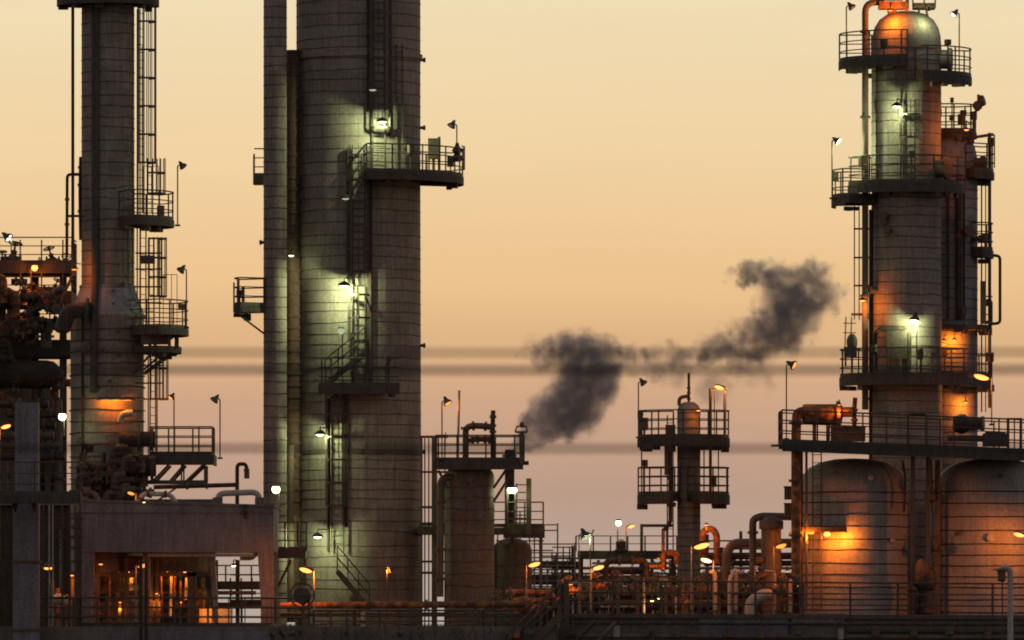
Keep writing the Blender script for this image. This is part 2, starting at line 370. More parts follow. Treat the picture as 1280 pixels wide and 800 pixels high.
# ================================================================== world, sun, camera, ground, wires, smoke
w = bpy.data.worlds.new('World'); sc.world = w; w.use_nodes = True; nt = w.node_tree; nt.nodes.clear(); L = nt.links.new
wo = N(nt, 'ShaderNodeOutputWorld'); addn = N(nt, 'ShaderNodeAddShader'); L(addn.outputs[0], wo.inputs[0])
sky = N(nt, 'ShaderNodeTexSky', sky_type='NISHITA'); sky.sun_disc = False; sky.sun_elevation = R_(1.0); sky.sun_rotation = R_(-25); sky.dust_density = 3; sky.air_density = 1.5
bg1 = N(nt, 'ShaderNodeBackground'); bg1.inputs[1].default_value = .012; L(sky.outputs[0], bg1.inputs[0]); L(bg1.outputs[0], addn.inputs[0])
tc = N(nt, 'ShaderNodeTexCoord'); sx = N(nt, 'ShaderNodeSeparateXYZ'); L(tc.outputs['Generated'], sx.inputs[0])
def ramp(lo, hi, stops):
    mr = N(nt, 'ShaderNodeMapRange'); mr.inputs[1].default_value = lo; mr.inputs[2].default_value = hi; L(sx.outputs[2], mr.inputs[0])
    cr = N(nt, 'ShaderNodeValToRGB'); L(mr.outputs[0], cr.inputs[0]); e = cr.color_ramp.elements
    while len(e) < len(stops): e.new(.5)
    for q, (p, c) in zip(e, stops): q.position = p; q.color = (*c, 1)
    return cr
low = ramp(0, .1, [(0, (.48, .385, .325)), (.05, (.475, .38, .318)), (.165, (.49, .325, .243)), (.27, (.60, .37, .24)), (.373, (.735, .458, .235)), (.446, (.83, .545, .275)), (.60, (.86, .638, .36)), (.81, (.85, .715, .465)), (1, (.82, .715, .49))])
high = ramp(.1, 1, [(0, (.80, .67, .46)), (.1, (.62, .56, .46)), (.3, (.30, .32, .36)), (1, (.14, .165, .23))])
mxz = N(nt, 'ShaderNodeMix', data_type='RGBA'); g = N(nt, 'ShaderNodeMath', operation='GREATER_THAN'); g.inputs[1].default_value = .1; L(sx.outputs[2], g.inputs[0])
L(g.outputs[0], mxz.inputs[0]); L(low.outputs[0], mxz.inputs[6]); L(high.outputs[0], mxz.inputs[7])
back = ramp(0, .6, [(0, (.43, .35, .305)), (.3, (.38, .315, .295)), (1, (.23, .225, .25))])
fb = N(nt, 'ShaderNodeMapRange', interpolation_type='SMOOTHSTEP'); fb.inputs[1].default_value = .2; fb.inputs[2].default_value = .97; L(sx.outputs[1], fb.inputs[0])
mxf = N(nt, 'ShaderNodeMix', data_type='RGBA'); L(fb.outputs[0], mxf.inputs[0]); L(back.outputs[0], mxf.inputs[6]); L(mxz.outputs[2], mxf.inputs[7])
mpn = N(nt, 'ShaderNodeMapping'); mpn.inputs['Scale'].default_value = (14, 14, 150); L(tc.outputs['Generated'], mpn.inputs['Vector'])
hz = N(nt, 'ShaderNodeTexNoise'); hz.inputs['Scale'].default_value = 1.0; hz.inputs['Detail'].default_value = 4; L(mpn.outputs[0], hz.inputs['Vector'])
hm = N(nt, 'ShaderNodeMapRange'); hm.inputs[1].default_value = .3; hm.inputs[2].default_value = .7; hm.inputs[3].default_value = .978; hm.inputs[4].default_value = 1.015; L(hz.outputs[0], hm.inputs[0])
bg2 = N(nt, 'ShaderNodeBackground'); L(hm.outputs[0], bg2.inputs[1]); L(mxf.outputs[2], bg2.inputs[0]); L(bg2.outputs[0], addn.inputs[1])
sd = bpy.data.lights.new('sun', 'SUN'); sd.energy = .12; sd.angle = R_(25); sd.color = (1, .8, .6)
so = bpy.data.objects.new('sun', sd); col.objects.link(so); so.rotation_euler = (R_(-86), 0, R_(-25))     # last glow from beyond the plant
cd = bpy.data.cameras.new('camera'); cam = bpy.data.objects.new('camera', cd); col.objects.link(cam); sc.camera = cam
cam.location = (0, 0, CZ); cam.rotation_euler = (R_(90), 0, 0); cd.sensor_width = 36; cd.lens = 36 * FPX / 1280
cd.shift_y = (HOR - 400) / 1280; cd.clip_start = .5; cd.clip_end = 9000
cd.dof.use_dof = True; cd.dof.focus_distance = 299; cd.dof.aperture_fstop = 2.1
vs = sc.view_settings; vs.view_transform = 'Standard'; vs.look = 'None'; vs.exposure = 0; vs.gamma = 1; vs.use_curve_mapping = False
sc.cycles.use_denoising = True
sc.cycles.pixel_filter_type = 'BLACKMAN_HARRIS'; sc.cycles.filter_width = 1.9
sc.cycles.max_bounces = 6; sc.cycles.diffuse_bounces = 3; sc.cycles.glossy_bounces = 2; sc.cycles.volume_bounces = 0; sc.cycles.sample_clamp_indirect = 3
sc.cycles.use_adaptive_sampling = False; sc.cycles.volume_step_rate = 1.0
# ground
g = MB(); n_ = 40
g.v = [(x, y, 0) for y in (-200, 100, 260, 300, 340, 500, 1500, 6000) for x in (-3000, -200, -40, 0, 40, 200, 3000)]
for j in range(7):
    for i in range(6): a = j * 7 + i; g.face([a, a + 1, a + 8, a + 7])
go = g.build('ground', 'ground'); go['kind'] = 'structure'
# three cables close to the lens, far out of focus
for py, lab, r in ((441, 'thin blurred overhead cable, uppermost of the close pair', .0145), (463, 'thick blurred overhead cable, lower of the close pair', .021), (561, 'blurred overhead cable by itself, crossing below the smoke', .018)):
    z = Z(py, 60); pts = [V((x, 60, z + .0004 * x * x)) for x in range(-40, 41, 4)]
    tag(MB().tube(pts, r, 8).build('overhead_cable', 'black'), lab, 'cable', 'overhead cables near the camera')
# smoke
SY = 345.0
blobs = [(648, 556, 13), (664, 549, 17), (680, 537, 23), (700, 520, 34), (722, 498, 36), (735, 470, 38), (725, 446, 34), (690, 442, 22), (670, 440, 17), (755, 446, 24), (730, 428, 14),
         (790, 452, 20), (820, 455, 19), (850, 451, 21), (880, 444, 20), (910, 438, 24), (945, 428, 28), (975, 408, 34), (990, 378, 38), (1005, 356, 30), (1026, 368, 26), (968, 352, 26), (940, 345, 20), (916, 342, 13), (930, 462, 34), (890, 485, 40), (845, 470, 30), (955, 480, 28)]
dens = [1, 1, 1, 1, 1, 1, 1, 1, .85, 1, .75, .55, .54, .6, .8, .85, .85, .95, 1, 1, .85, 1, .9, .75, .4, .36, .33, .34]
hull = MB()
for (x, y, r) in blobs: hull.ell(P(x, y, SY), [m(r * 1.7, SY)] * 3, n=20, k=12)
ho = hull.build('smoke_plume', 'black')
rm = ho.modifiers.new('r', 'REMESH'); rm.mode = 'VOXEL'; rm.voxel_size = .35
dg = bpy.context.evaluated_depsgraph_get(); me2 = bpy.data.meshes.new_from_object(ho.evaluated_get(dg)); ho.modifiers.clear(); ho.data = me2
ho['kind'] = 'stuff'; ho['label'] = 'dark grey smoke plume drifting in two clumps across the sky'; ho['category'] = 'smoke'
mt, nt = nmat('smoke'); L = nt.links.new
out = N(nt, 'ShaderNodeOutputMaterial'); pv = N(nt, 'ShaderNodeVolumePrincipled'); L(pv.outputs[0], out.inputs['Volume'])
pv.inputs['Color'].default_value = (.60, .57, .62, 1); pv.inputs['Anisotropy'].default_value = 0
tcn = N(nt, 'ShaderNodeTexCoord'); nz = N(nt, 'ShaderNodeTexNoise'); nz.inputs['Scale'].default_value = .8; nz.inputs['Detail'].default_value = 8; nz.inputs['Roughness'].default_value = .7
L(tcn.outputs['Object'], nz.inputs['Vector'])
vs_ = N(nt, 'ShaderNodeVectorMath', operation='SUBTRACT'); L(nz.outputs['Color'], vs_.inputs[0]); vs_.inputs[1].default_value = (.5, .5, .5)
vm = N(nt, 'ShaderNodeVectorMath', operation='MULTIPLY_ADD'); L(vs_.outputs[0], vm.inputs[0]); vm.inputs[1].default_value = (3.0, 3.0, 3.0); L(tcn.outputs['Object'], vm.inputs[2])
nz.inputs['Scale'].default_value = .42
nz2 = N(nt, 'ShaderNodeTexNoise'); nz2.inputs['Scale'].default_value = 1.3; nz2.inputs['Detail'].default_value = 6; nz2.inputs['Roughness'].default_value = .7; L(tcn.outputs['Object'], nz2.inputs['Vector'])
v2 = N(nt, 'ShaderNodeVectorMath', operation='SUBTRACT'); L(nz2.outputs['Color'], v2.inputs[0]); v2.inputs[1].default_value = (.5, .5, .5)
vm0 = vm; vm = N(nt, 'ShaderNodeVectorMath', operation='MULTIPLY_ADD'); L(v2.outputs[0], vm.inputs[0]); vm.inputs[1].default_value = (2.1, 2.1, 2.1); L(vm0.outputs[0], vm.inputs[2])
acc = None
for (x, y, r), dn in zip(blobs, dens):
    c = P(x, y, SY) - ho.location; rr = m(r, SY)
    ds = N(nt, 'ShaderNodeVectorMath', operation='DISTANCE'); L(vm.outputs[0], ds.inputs[0]); ds.inputs[1].default_value = c
    mr = N(nt, 'ShaderNodeMapRange'); mr.inputs[1].default_value = rr * 1.5; mr.inputs[2].default_value = rr * .3; mr.inputs[3].default_value = 0; mr.inputs[4].default_value = dn
    L(ds.outputs['Value'], mr.inputs[0])
    if acc is None: acc = mr.outputs[0]
    else:
        mm = N(nt, 'ShaderNodeMath', operation='SMOOTH_MAX'); mm.inputs[2].default_value = .12; L(acc, mm.inputs[0]); L(mr.outputs[0], mm.inputs[1]); acc = mm.outputs[0]
sub = N(nt, 'ShaderNodeMapRange', interpolation_type='SMOOTHSTEP'); sub.inputs[1].default_value = .18; sub.inputs[2].default_value = .68; sub.inputs[4].default_value = 1.75; L(acc, sub.inputs[0])
n5 = N(nt, 'ShaderNodeTexNoise'); n5.inputs['Scale'].default_value = 1.8; n5.inputs['Detail'].default_value = 7; L(tcn.outputs['Object'], n5.inputs['Vector'])
mr5 = N(nt, 'ShaderNodeMapRange'); mr5.inputs[1].default_value = .35; mr5.inputs[2].default_value = .62; mr5.inputs[3].default_value = .3; mr5.inputs[4].default_value = 1.2; L(n5.outputs[0], mr5.inputs[0])
md = N(nt, 'ShaderNodeMath', operation='MULTIPLY'); L(sub.outputs[0], md.inputs[0]); L(mr5.outputs[0], md.inputs[1]); L(md.outputs[0], pv.inputs['Density'])
me2.materials.clear(); me2.materials.append(mt)
# ================================================================== tall column on the west side
Y = 300.0
root, c, R0 = column('slim_tower', 'slim pale tower flaring out to a wider base, dark conduit down its face', 'tower', 135, 33, Y,
    [(1, 14.9), (1, 28)], z0=15.2, z1=28)
mb = MB(); mb.lathe([(m(45), 0), (m(46), Z(401)), (m(47), Z(398)), (m(48), Z(396)), (m(48), Z(394)), (m(46.5), Z(393))], c + V((m(-1), 0, 0)), 64)
mb.cur = 1
for z in [Z(398) - .45 * k for k in range(1, 30)]:
    ph = rng.uniform(0, 6); mb.tube([c + V((m(-1), 0, 0)) + V((m(47.2) * math.cos(t), m(47.2) * math.sin(t), z + .025 * math.sin(t * 2 + ph) + rng.gauss(0, .006))) for t in [2 * math.pi * i / 56 for i in range(56)]], .02, 5, closed=True)
mb.build('base_section', ['clad', 'wire'], root)
MB().lathe([(m(46), Z(393.5)), (R0 * 1.05, Z(361)), (R0 * 1.07, Z(360)), (R0 * 1.07, Z(357)), (R0 * .99, Z(356))], c + V((m(-.6), 0, 0)), 64).build('flare', 'cladblue', root)
xf, yf = front(c, R0, 121, .12)
MB().tube([(xf, yf, Z(-20)), (xf, yf, Z(362)), (xf - .02, yf - .42, Z(398)), (xf - .05, yf - .45, Z(492))], .15, 10).build('conduit', 'grate', root)
xf, yf = front(c, m(46), 105, .09)
MB().tube([(xf, yf, Z(400)), (xf, yf, Z(600))], .05, 8).build('conduit', 'pipedark', root)
for a, z, r in ((-60, Z(357), .05),): nozzle(root, c, R0, a, z, .06, .2)
manway(root, c, m(46), -118, Z(436), .2, .25); nozzle(root, c, m(46), -72, Z(415), .05, .12); nozzle(root, c, m(46), -95, Z(440), .05, .12); nozzle(root, c, m(46), -70, Z(445), .05, .12); nozzle(root, c, m(46), -85, Z(478), .05, .12)
for zz in (365, 381, 394): nozzle(root, c, R0 * 1.15, -78, Z(zz), .035, .1)
top = ring_platform(root, c, R0, m(64), -200, 20, Z(0), sp=1.6)
p1 = ring_platform(root, c, R0, m(83), -62, 40, Z(276))
p2 = ring_platform(root, c, R0, m(101), -48, 45, Z(412))
p2b = ring_platform(root, c, m(46), m(92), -45, 40, Z(434), rail=False, brackets=True)
for xx, yy in ((186, .9), (196, -1.4), (214, -1.6), (223, -1.0)): g = MB(); g.bar((X(xx), Y + yy, Z(436)), (X(xx), Y + yy, Z(414)), .12, .12); g.build('post', 'steel', root)
g = MB(); g.box((X(196), Y - 1.3, Z(424)), (m(34), .5, .5)); g.build('junction_box', 'steel', root)
d3 = MB(); d3.box((X(222), Y - .4, Z(574)), (m(92), 2.6, .22)); d3.box((X(222), Y - 1.74, Z(576)), (m(92), .06, .4)); d3.box((X(269), Y - .4, Z(576)), (.06, 2.6, .4))
dk = d3.build('platform', 'grate', root)
r3 = MB(); rails(r3, [(X(190), Y - 1.65, Z(570)), (X(267), Y - 1.65, Z(570)), (X(267), Y + .8, Z(570)), (X(190), Y + .8, Z(570))], sp=.95); r3.build('railing', 'rail', dk)
b3 = MB()
for yy in (Y - 1.5, Y + .6):
    for x0, x1 in ((193, 213), (214, 232), (234, 256)): b3.bar((X(x0), yy, Z(603)), (X(x1), yy, Z(582)), .09, .09)
    b3.bar((X(170), yy, Z(603)), (X(259), yy, Z(603)), .1, .12); b3.bar((X(258), yy, Z(603)), (X(258), yy, Z(582)), .08, .08); b3.bar((X(229), yy, Z(603)), (X(229), yy, Z(582)), .06, .06)
    b3.build('brace', 'steel', dk); b3 = MB()
b3.bar((X(200), Y - 1.5, Z(626)), (X(232), Y - 1.5, Z(604)), .07, .07); b3.build('brace', 'steel', dk)
ladder(root, (X(177), Y - .5, Z(272)), (X(177), Y - .5, Z(8)), (1, -.55, 0), hoop=1.1, cage_from=2.1)
ladder(root, (X(190), Y - .6, Z(410)), (X(190), Y - .6, Z(298)), (1, -.5, 0), hoop=.75, cage_from=1.2)
ladder(root, (X(181), Y - 1.3, Z(410)), (X(181), Y - 1.3, Z(270)), (1, -.5, 0), cage=False)
ladder(root, (X(189), Y - 1.0, Z(276)), (X(189), Y - 1.0, Z(200)), (1, -.5, 0), hoop=.8, cage_from=1.0)
for xx in (172, 175.5): g = MB(); g.tube([(X(xx), Y - .3, Z(570)), (X(xx), Y - .3, Z(12))], .03, 6); g.build('conduit', 'rail', root)
ladder(root, (X(192), Y - .6, Z(570)), (X(192), Y - .6, Z(440)), (1, -.5, 0), hoop=1.2, cage_from=2.2)
for xx, ya, yb in ((184, 410, 298), (194, 410, 299), (201, 408, 300), (187, 570, 442), (198, 570, 442), (205, 500, 440), (179.5, 268, 60)): g = MB(); g.tube([(X(xx), Y - 1.1, Z(ya)), (X(xx), Y - 1.1, Z(yb))], .028, 6); g.build('standpipe', 'rail', root)
for py in (318, 338, 360, 380, 458, 480, 500): g = MB(); g.bar((X(171), Y - 1.1, Z(py)), (X(204), Y - 1.1, Z(py)), .06, .06); g.build('cross_bar', 'rail', root)
g = MB()
for xx in (181, 191, 200): g.tube([(X(xx), Y - 1.2, Z(268)), (X(xx), Y - 1.2, Z(210))], .014, 5)
g.tube([(X(181), Y - 1.2, Z(210)), (X(200), Y - 1.2, Z(210))], .014, 5); g.build('handhold', 'rail', root)
g = MB()
for xx in (206, 216, 223): g.tube([(X(xx), Y - 1.2, Z(410)), (X(xx), Y - 1.2, Z(345))], .014, 5)
g.tube([(X(206), Y - 1.2, Z(345)), (X(223), Y - 1.2, Z(345))], .014, 5); g.build('handhold', 'rail', root)
ut = MB(); ut.box((X(186), Y - 1.0, Z(326)), (m(18), .4, m(10))); ut.build('junction_box', 'steel', root)
pole_lamp('unlit floodlight on the upper side platform of the slim pale tower', 222, 283, 207, Y - 2.2, 1, size=.7)
pole_lamp('unlit floodlight facing the slim pale tower, on its middle platform', 233, 411, 337, Y - 2.0, -1, size=.75)
pole_lamp('unlit floodlight on the tall pole of the lowest braced platform', 275, 574, 499, Y - 1.7, -1, size=.75)
pole_lamp('small floodlight glowing orange underneath, at the lowest ladder of the slim tower', 217.5, 570, 496, Y - 1.5, -1, 'orange_dim', 14, size=.6, arm=.05)
# outriggers and loose pipework of that tower
pipe('riser_pipe', 'long straight dark riser pipe hanging free left of the slim pale tower', [P(91, -20, Y - .6), P(91, 345, Y - .6), P(80, 366, Y - .6), P(76, 384, Y - .6)], .062, 'pipedark', bend=.3)
pipe('thin_conduit', 'short dark conduit bracketed beside the long riser pipe', [P(99, 218, Y - .4), P(84, 218, Y - .4), P(83.5, 322, Y - .4)], .06, 'pipedark', fl=(1.3, 1.6), bend=.15)
pipe('standoff', 'short horizontal bracket between the slim tower and its dark conduit', [P(82, 270, Y - .4), P(104, 270, Y - .4)], .05, 'steel', cat='standoff')
pipe('side_pipe', 'knobbly vertical pipe hugging the edge of the slim tower', [P(101, 196, Y), P(100, 240, Y), P(101, 300, Y)], .07, 'pipedark', fl=(0.3, .8, 1.4))
el = pipe('elbow_pipe', 'fat dark elbow pipe entering the flare of the slim pale tower', [P(113, 388, Y - 1.6), P(86, 387, Y - 1.6), P(78, 412, Y - 1.6)], .31, 'pipedark', bend=.7, n=18, fl=(0.15,))
pipe('elbow_pipe', 'pinkish elbow pipe on the base of the slim tower, under its orange band', [P(150, 528, Y - 1.75), P(152, 518, Y - 1.75), P(166, 516, Y - 1.75)], .13, 'pipelight', bend=.3)
t = thing('canopy_lamp', P(145, 497, 298.4), 'narrow dark canopy strip with orange light under it on the slim tower base', 'lamp', 'hooded lamps on the columns')
MB().box(P(145, 498, 298.25), (m(48), .3, .12)).build('canopy', 'steel', t)
MB().tube([P(126, 500.5, 298.25), P(164, 500.5, 298.25)], .012, 6).build('tube', GL['orange_dim'], t)
for px in (132, 145, 158): light(t, P(px, 502.5, 298.2), 'orange', 42, rad=.04)
wall_lamp('small orange lamp tucked against the left flank of the slim tower', P(93, 335, Y - 1.6), P(101, 330, Y - .7), 'orange_dim', 60, size=.6)
pole_lamp('white green globe lamp against the left side of the slim tower base', 80.5, 545, 521, Y - 2.2, -1, 'green', 16, style='globe', size=1.0, arm=.06)
# clutter between the slim tower and the concrete table
for k, (x0, x1, py, r, mt_) in enumerate(((96, 195, 586, .3, 'pipedark'), (100, 185, 602, .2, 'pipedark'), (96, 193, 616, .14, 'pipe'))):
    pipe('cross_pipe', ('thickest dark pipe across the foot of the slim tower, just under the braced platform', 'middle dark pipe across the foot of the slim tower', 'thin brown pipe across the foot of the slim tower, above the concrete table')[k], [P(x0, py, Y - 2), P(x1, py, Y - 2)], r, mt_, fl=(.2, .6, .95))
pipe('cross_pipe', 'dark stub pipe with flange at the slim tower foot, beside the braced platform', [P(150, 549, Y - 1.9), P(194, 549, Y - 1.9)], .3, 'pipedark', fl=(.55, .9))
for i in range(9):
    px = rng.uniform(98, 190); py = rng.uniform(552, 622); valve('dark valve in the dense pipework at the foot of the slim tower', P(px, py, Y - rng.uniform(2.2, 3.0)), rng.uniform(.7, 1.1), 'valves at the foot of the slim tower', (rng.uniform(-.8, .8), -.5, rng.uniform(-.3, 1)), rng.choice(['steel', 'pipedark']))
for i in range(20):
    px = rng.uniform(98, 178); py = rng.uniform(556, 625); pipe('short_pipe', 'short dark bent pipe in the dense pipework at the foot of the slim tower', [P(px, py + 18, Y - 2.6), P(px, py, Y - 2.6), P(px + rng.uniform(8, 26), py, Y - 2.6)], rng.uniform(.06, .16), rng.choice(['pipedark', 'steel']), fl=(.5,), bend=.2, group='bent pipes at the foot of the slim tower')
for i in range(6):
    px = 104 + i * 14 + rng.uniform(-4, 4); pipe('drop_pipe', 'dark vertical drop pipe at the foot of the slim tower', [P(px, 575 + rng.uniform(-30, 30), Y - 2.1), P(px, 640, Y - 2.1)], rng.uniform(.04, .09), rng.choice(['pipedark', 'pipe', 'pipedark']), fl=(.4,), group='drop pipes at the foot of the slim tower')
# ================================================================== big central column
Y = 305.0
root, c, R0 = column('distillation_tower', 'broad dark distillation tower rising past the top of the view', 'tower', 448, 77.5, Y, [(1.02, 0), (1.012, Z(600, Y)), (1, Z(250, Y)), (1, 29)], z0=.3, z1=28.5, bands=.44, n=96)
T2, T2c, T2R = root, c, R0
MB().lathe([(R0 * 1.0, -.12), (R0 * 1.035, -.1), (R0 * 1.035, .1), (R0 * 1.0, .12)], V((c.x, c.y, Z(72, Y))), 96).build('stiffening_ring', 'clad', root)
MB().lathe([(R0 * 1.0, -.1), (R0 * 1.03, -.08), (R0 * 1.03, .08), (R0 * 1.0, .1)], V((c.x, c.y, Z(566, Y))), 96).build('stiffening_ring', 'steel', root)
for a, py in ((0, 75), (-3, 160), (-3, 432), (-2, 565), (-20, 668)): nozzle(root, c, R0, a, Z(py, Y), .06, .16)
ring_platform(root, c, R0, m(132, Y), -84, 28, Z(222, Y), thick=.3)
ring_platform(root, c, R0, m(117, Y), -114, -63, Z(486, Y), thick=.3)
eq = MB(); q = P(542, 186, Y - 1.2); eq.box(q, (m(14), .4, m(26))); eq.bar(P(542, 222, Y - 1.2), P(542, 199, Y - 1.2), .12, .12); eq.build('control_box', 'steel', root)
eq = MB(); eq.bar(P(549, 222, Y - 1.0), P(549, 171, Y - 1.0), .11, .11); eq.build('post', 'steel', root); eq = MB(); eq.bar(P(533, 222, Y - 1.4), P(533, 192, Y - 1.4), .1, .1); eq.build('post', 'steel', root)
eq = MB(); eq.lathe([(.16, 0), (.2, .2), (.12, .3), (.22, .45), (.1, .6), (.06, .75)], P(571.5, 202, Y), 12); eq.build('actuator', 'steel', root)
eq = MB(); eq.tube([P(577, 183, Y - .6), P(580, 183, Y - .6), P(580, 212, Y - .6), P(576, 212, Y - .6)], .05, 6); eq.build('gate_frame', 'rail', root)
pole_lamp('unlit floodlight at the outer end of the high platform on the broad tower', 571, 190, 156, Y - .2, -1, size=.75, tilt=30)
def front_ladder(px, py0, py1, w=.5, **kw):
    x, y = front(T2c, T2R, px, .22); return ladder(T2, (x, y, Z(py0, Y)), (x, y, Z(py1, Y)), ((x - T2c.x), (y - T2c.y), 0), w, **kw)
front_ladder(475, 222, -20, hoop=.9, cage_r=.4)
front_ladder(450, 486, 188, hoop=.9, cage_r=.42)
front_ladder(424, 690, 490, hoop=.9, cage_r=.42)
front_ladder(500, 222, 60, w=.3, cage=False)
dk = MB()
for px, a, b, r in ((463, 145, -20, .09), (489, 175, -20, .06), (437, 345, 190, .07), (465, 486, 190, .06), (412, 690, 500, .05), (434, 660, 500, .07)):
    x, y = front(T2c, T2R, px, .12); dk = MB(); dk.tube([(x, y, Z(a, Y)), (x, y, Z(b, Y))], r, 8); dk.build('conduit', 'pipedark', root)
for px, a, b, wd in ((475, 142, -20, 24), (450, 346, 192, 23), (452, 486, 362, 14), (423, 660, 520, 16)):
    x, y = front(T2c, T2R, px, .14); ca = math.atan2(x - T2c.x, -(y - T2c.y)); d = MB(); d.box((x, y, (Z(a, Y) + Z(b, Y)) / 2), (m(wd), .09, Z(b, Y) - Z(a, Y)), ca); d.build('cable_tray', 'clad', root)
def stair(px0, py0, px1, py1, name='stair'):
    x0, y0 = front(T2c, T2R, px0, .5); x1, y1 = front(T2c, T2R, px1, .5); a = V((x0, y0, Z(py0, Y))); b = V((x1, y1, Z(py1, Y)))
    s = MB(); off = V((0, -.7, 0))
    for o in (V((0, 0, 0)), off): s.bar(a + o, b + o, .05, .2)
    for i in range(12): t = (i + .5) / 12; q = a.lerp(b, t) + off / 2; s.box(q, (.22, .64, .03))
    st = s.build(name, 'steel', root); h = MB()
    for l in (.55, 1.0): h.tube([a + off + V((0, 0, l)), b + off + V((0, 0, l))], .028, 6)
    for t in (0, .33, .66, 1): q = a.lerp(b, t) + off; h.tube([q, q + V((0, 0, 1))], .028, 6)
    h.build('handrail', 'rail', st)
stair(409, 484, 458, 445); stair(424, 715, 464, 762)
wall_lamp('twin white green lamp high on the broad tower, under the dark upper ladder', P(478, 150, Y - 3.6), P(478, 143, Y - 2.25), 'green', 230, size=.85, drop=.16)
wall_lamp('bright white green lamp halfway up the broad tower, above the short stair', P(430, 355, Y - 3.6), P(440, 349, Y - 2.4), 'green', 330, size=.95, drop=.16)
wall_lamp('white green lamp on the broad tower just above its lower ring', P(400, 541, Y - 3.25), P(412, 535, Y - 2.1), 'green', 105, size=.85, drop=.16)
wall_lamp('lowest white green lamp on the broad tower, over the foot stair', P(397, 669, Y - 3.25), P(410, 662, Y - 2.1), 'green', 105, size=.85, drop=.16)
wall_lamp('dim grey hooded lamp hanging at the top of the broad tower', P(466, 110, Y - 3.1), P(466, 104, Y - 2.4), 'green_dim', 0, size=.8)
wall_lamp('dim grey hooded lamp beside the caged ladder below the high platform', P(432, 246, Y - 3.1), P(440, 240, Y - 2.4), 'green_dim', 0, size=.8)
pole_lamp('small unlit white hooded lamp on a thin stalk by the short stair', 428, 480, 414, Y - 3.6, -1, 'green_dim', 0, style='globe', size=.9, arm=.04)
# left annexe column and the duct between
Y2 = 302.0
root, c, R0 = column('annexe_column', 'very slim column standing close to the left of the broad tower', 'tower', 344, 14.5, Y2, [(1.04, 0), (1, 12), (1, 29)], z0=.3, z1=28.5, bands=.42, wob=.02, n=36)
ring_platform(root, c, R0, m(52, Y2), 148, 214, Z(383, Y2), thick=.34)
br = MB(); br.bar(P(298, 393, Y2 - .5), P(330, 417, Y2 - .3), .07, .07); br.build('brace', 'steel', root)
po = MB(); po.tube([P(292.5, 390, Y2 - .8), P(292.5, 353, Y2 - .8)], .04, 6); po.build('post', 'steel', root); po = MB(); po.bar(P(304, 383, Y2 - .7), P(304, 358, Y2 - .7), .12, .12); po.build('post', 'steel', root)
nozzle(root, c, R0, 180, Z(303, Y2), .06, .12)
wk = MB(); wk.box((X(346, 304.2), 304.2, Z(226, 304.2)), (m(58), 1.0, .3)); dk = wk.build('platform', 'grate', root)
rl = MB(); rails(rl, [(X(318, 304), 303.8, Z(221, 304)), (X(374, 304), 303.8, Z(221, 304))], h=.9, sp=.6); rl.tube([P(317.5, 231, 303.8), P(317.5, 194, 303.8)], .045, 6); rl.build('railing', 'rail', dk)
t = thing('duct', P(366, 778, 303.6), 'reddish brown ducting filling the slot between the broad tower and the very slim column', 'duct')
dd = MB(); pr = [(m(9), CZ)]
for i in range(50): z_ = Z(770 - i * 14.4, 303.9); pr += [(m(9), z_ - .05), (m(10.3), z_ - .04), (m(10.3), z_ + .04), (m(9), z_ + .05)]
dd.lathe(pr, (X(366, 303.9), 303.9, 0), 16); dd.build('duct_run', 'cladred', t)
pipe('downpipe', 'pale brown vertical pipe in the slot at the foot of the broad tower', [P(362, 556, 302.6), P(362, 770, 302.6)], m(5.5), 'pipe')
wall_lamp('greenish strip lamp in the slot beside the very slim column', P(364, 318, 302.9), P(366, 312, 303.4), 'green', 7, size=.55, drop=.4)
pole_lamp('white green globe lamp at the foot of the very slim column', 349, 640, 612, 299.6, -1, 'green', 10, style='globe', size=1.05, arm=.1)
# side platform at the foot
t = thing('access_platform', P(362, 778, 300), 'dark railed access platform on struts at the lower left of the broad tower', 'platform')
dk = MB(); dk.box((X(361), 299.6, Z(693)), (m(44), 1.8, .3)); dk = dk.build('deck', 'grate', t)
rl = MB(); rails(rl, [P(340, 688, 298.8), P(383, 688, 298.8), P(383, 688, 300.3)], sp=.5); rl.build('railing', 'rail', t)
for x in (341, 381): l_ = MB(); l_.bar(P(x, 698, 299), P(x, 832, 299), .12, .12); l_.build('leg', 'steel', t)
s = MB(); s.bar(P(344, 740, 299.1), P(364, 700, 299.1), .1, .1); s.build('brace', 'steel', t)
# ================================================================== vessel with railed roof deck beside the broad tower
Y = 300.0
root, c, R0 = column('drum_vessel', 'squat brown vessel with a railed deck and gooseneck pipe on its roof', 'vessel', 587, 31, Y, [(1, 0), (1, Z(598)), (.97, Z(592)), (.8, Z(584)), (.45, Z(578)), (.2, Z(576))], mat='pipe', z0=.5, z1=Z(600), bands=.5, n=48)
dk = MB(); dk.box((X(598), Y, Z(580)), (m(110), 2.6, .2)); dk.box((X(598), Y - 1.32, Z(582)), (m(112), .06, .36)); dk.box((X(654), Y - .2, Z(579)), (m(14), 1.2, .14)); deck = dk.build('platform', 'grate', root)
rl = MB(); rails(rl, [(X(655), Y + 1.2, Z(577)), (X(545), Y + 1.2, Z(577)), (X(545), Y - 1.25, Z(577)), (X(655), Y - 1.25, Z(577)), (X(655), Y + 1.2, Z(577))], h=1.0, levels=(1.0, .66, .33), sp=1.12); rl.build('railing', 'rail', deck)
br = MB(); br.bar(P(617, 627, Y - .6), P(642, 588, Y - .6), .1, .1); br.build('brace', 'steel', deck); br = MB(); br.bar(P(617, 610, Y - .6), P(632, 588, Y - .6), .1, .1); br.build('brace', 'steel', deck); br = MB(); br.bar(P(560, 610, Y - .6), P(548, 588, Y - .6), .1, .1); br.build('brace', 'steel', deck)
p_ = MB(); p_.bar(P(652, 580, Y - 1.3), P(652, 541, Y - 1.3), m(6), m(6)); p_.build('gate_post', 'steel', deck)
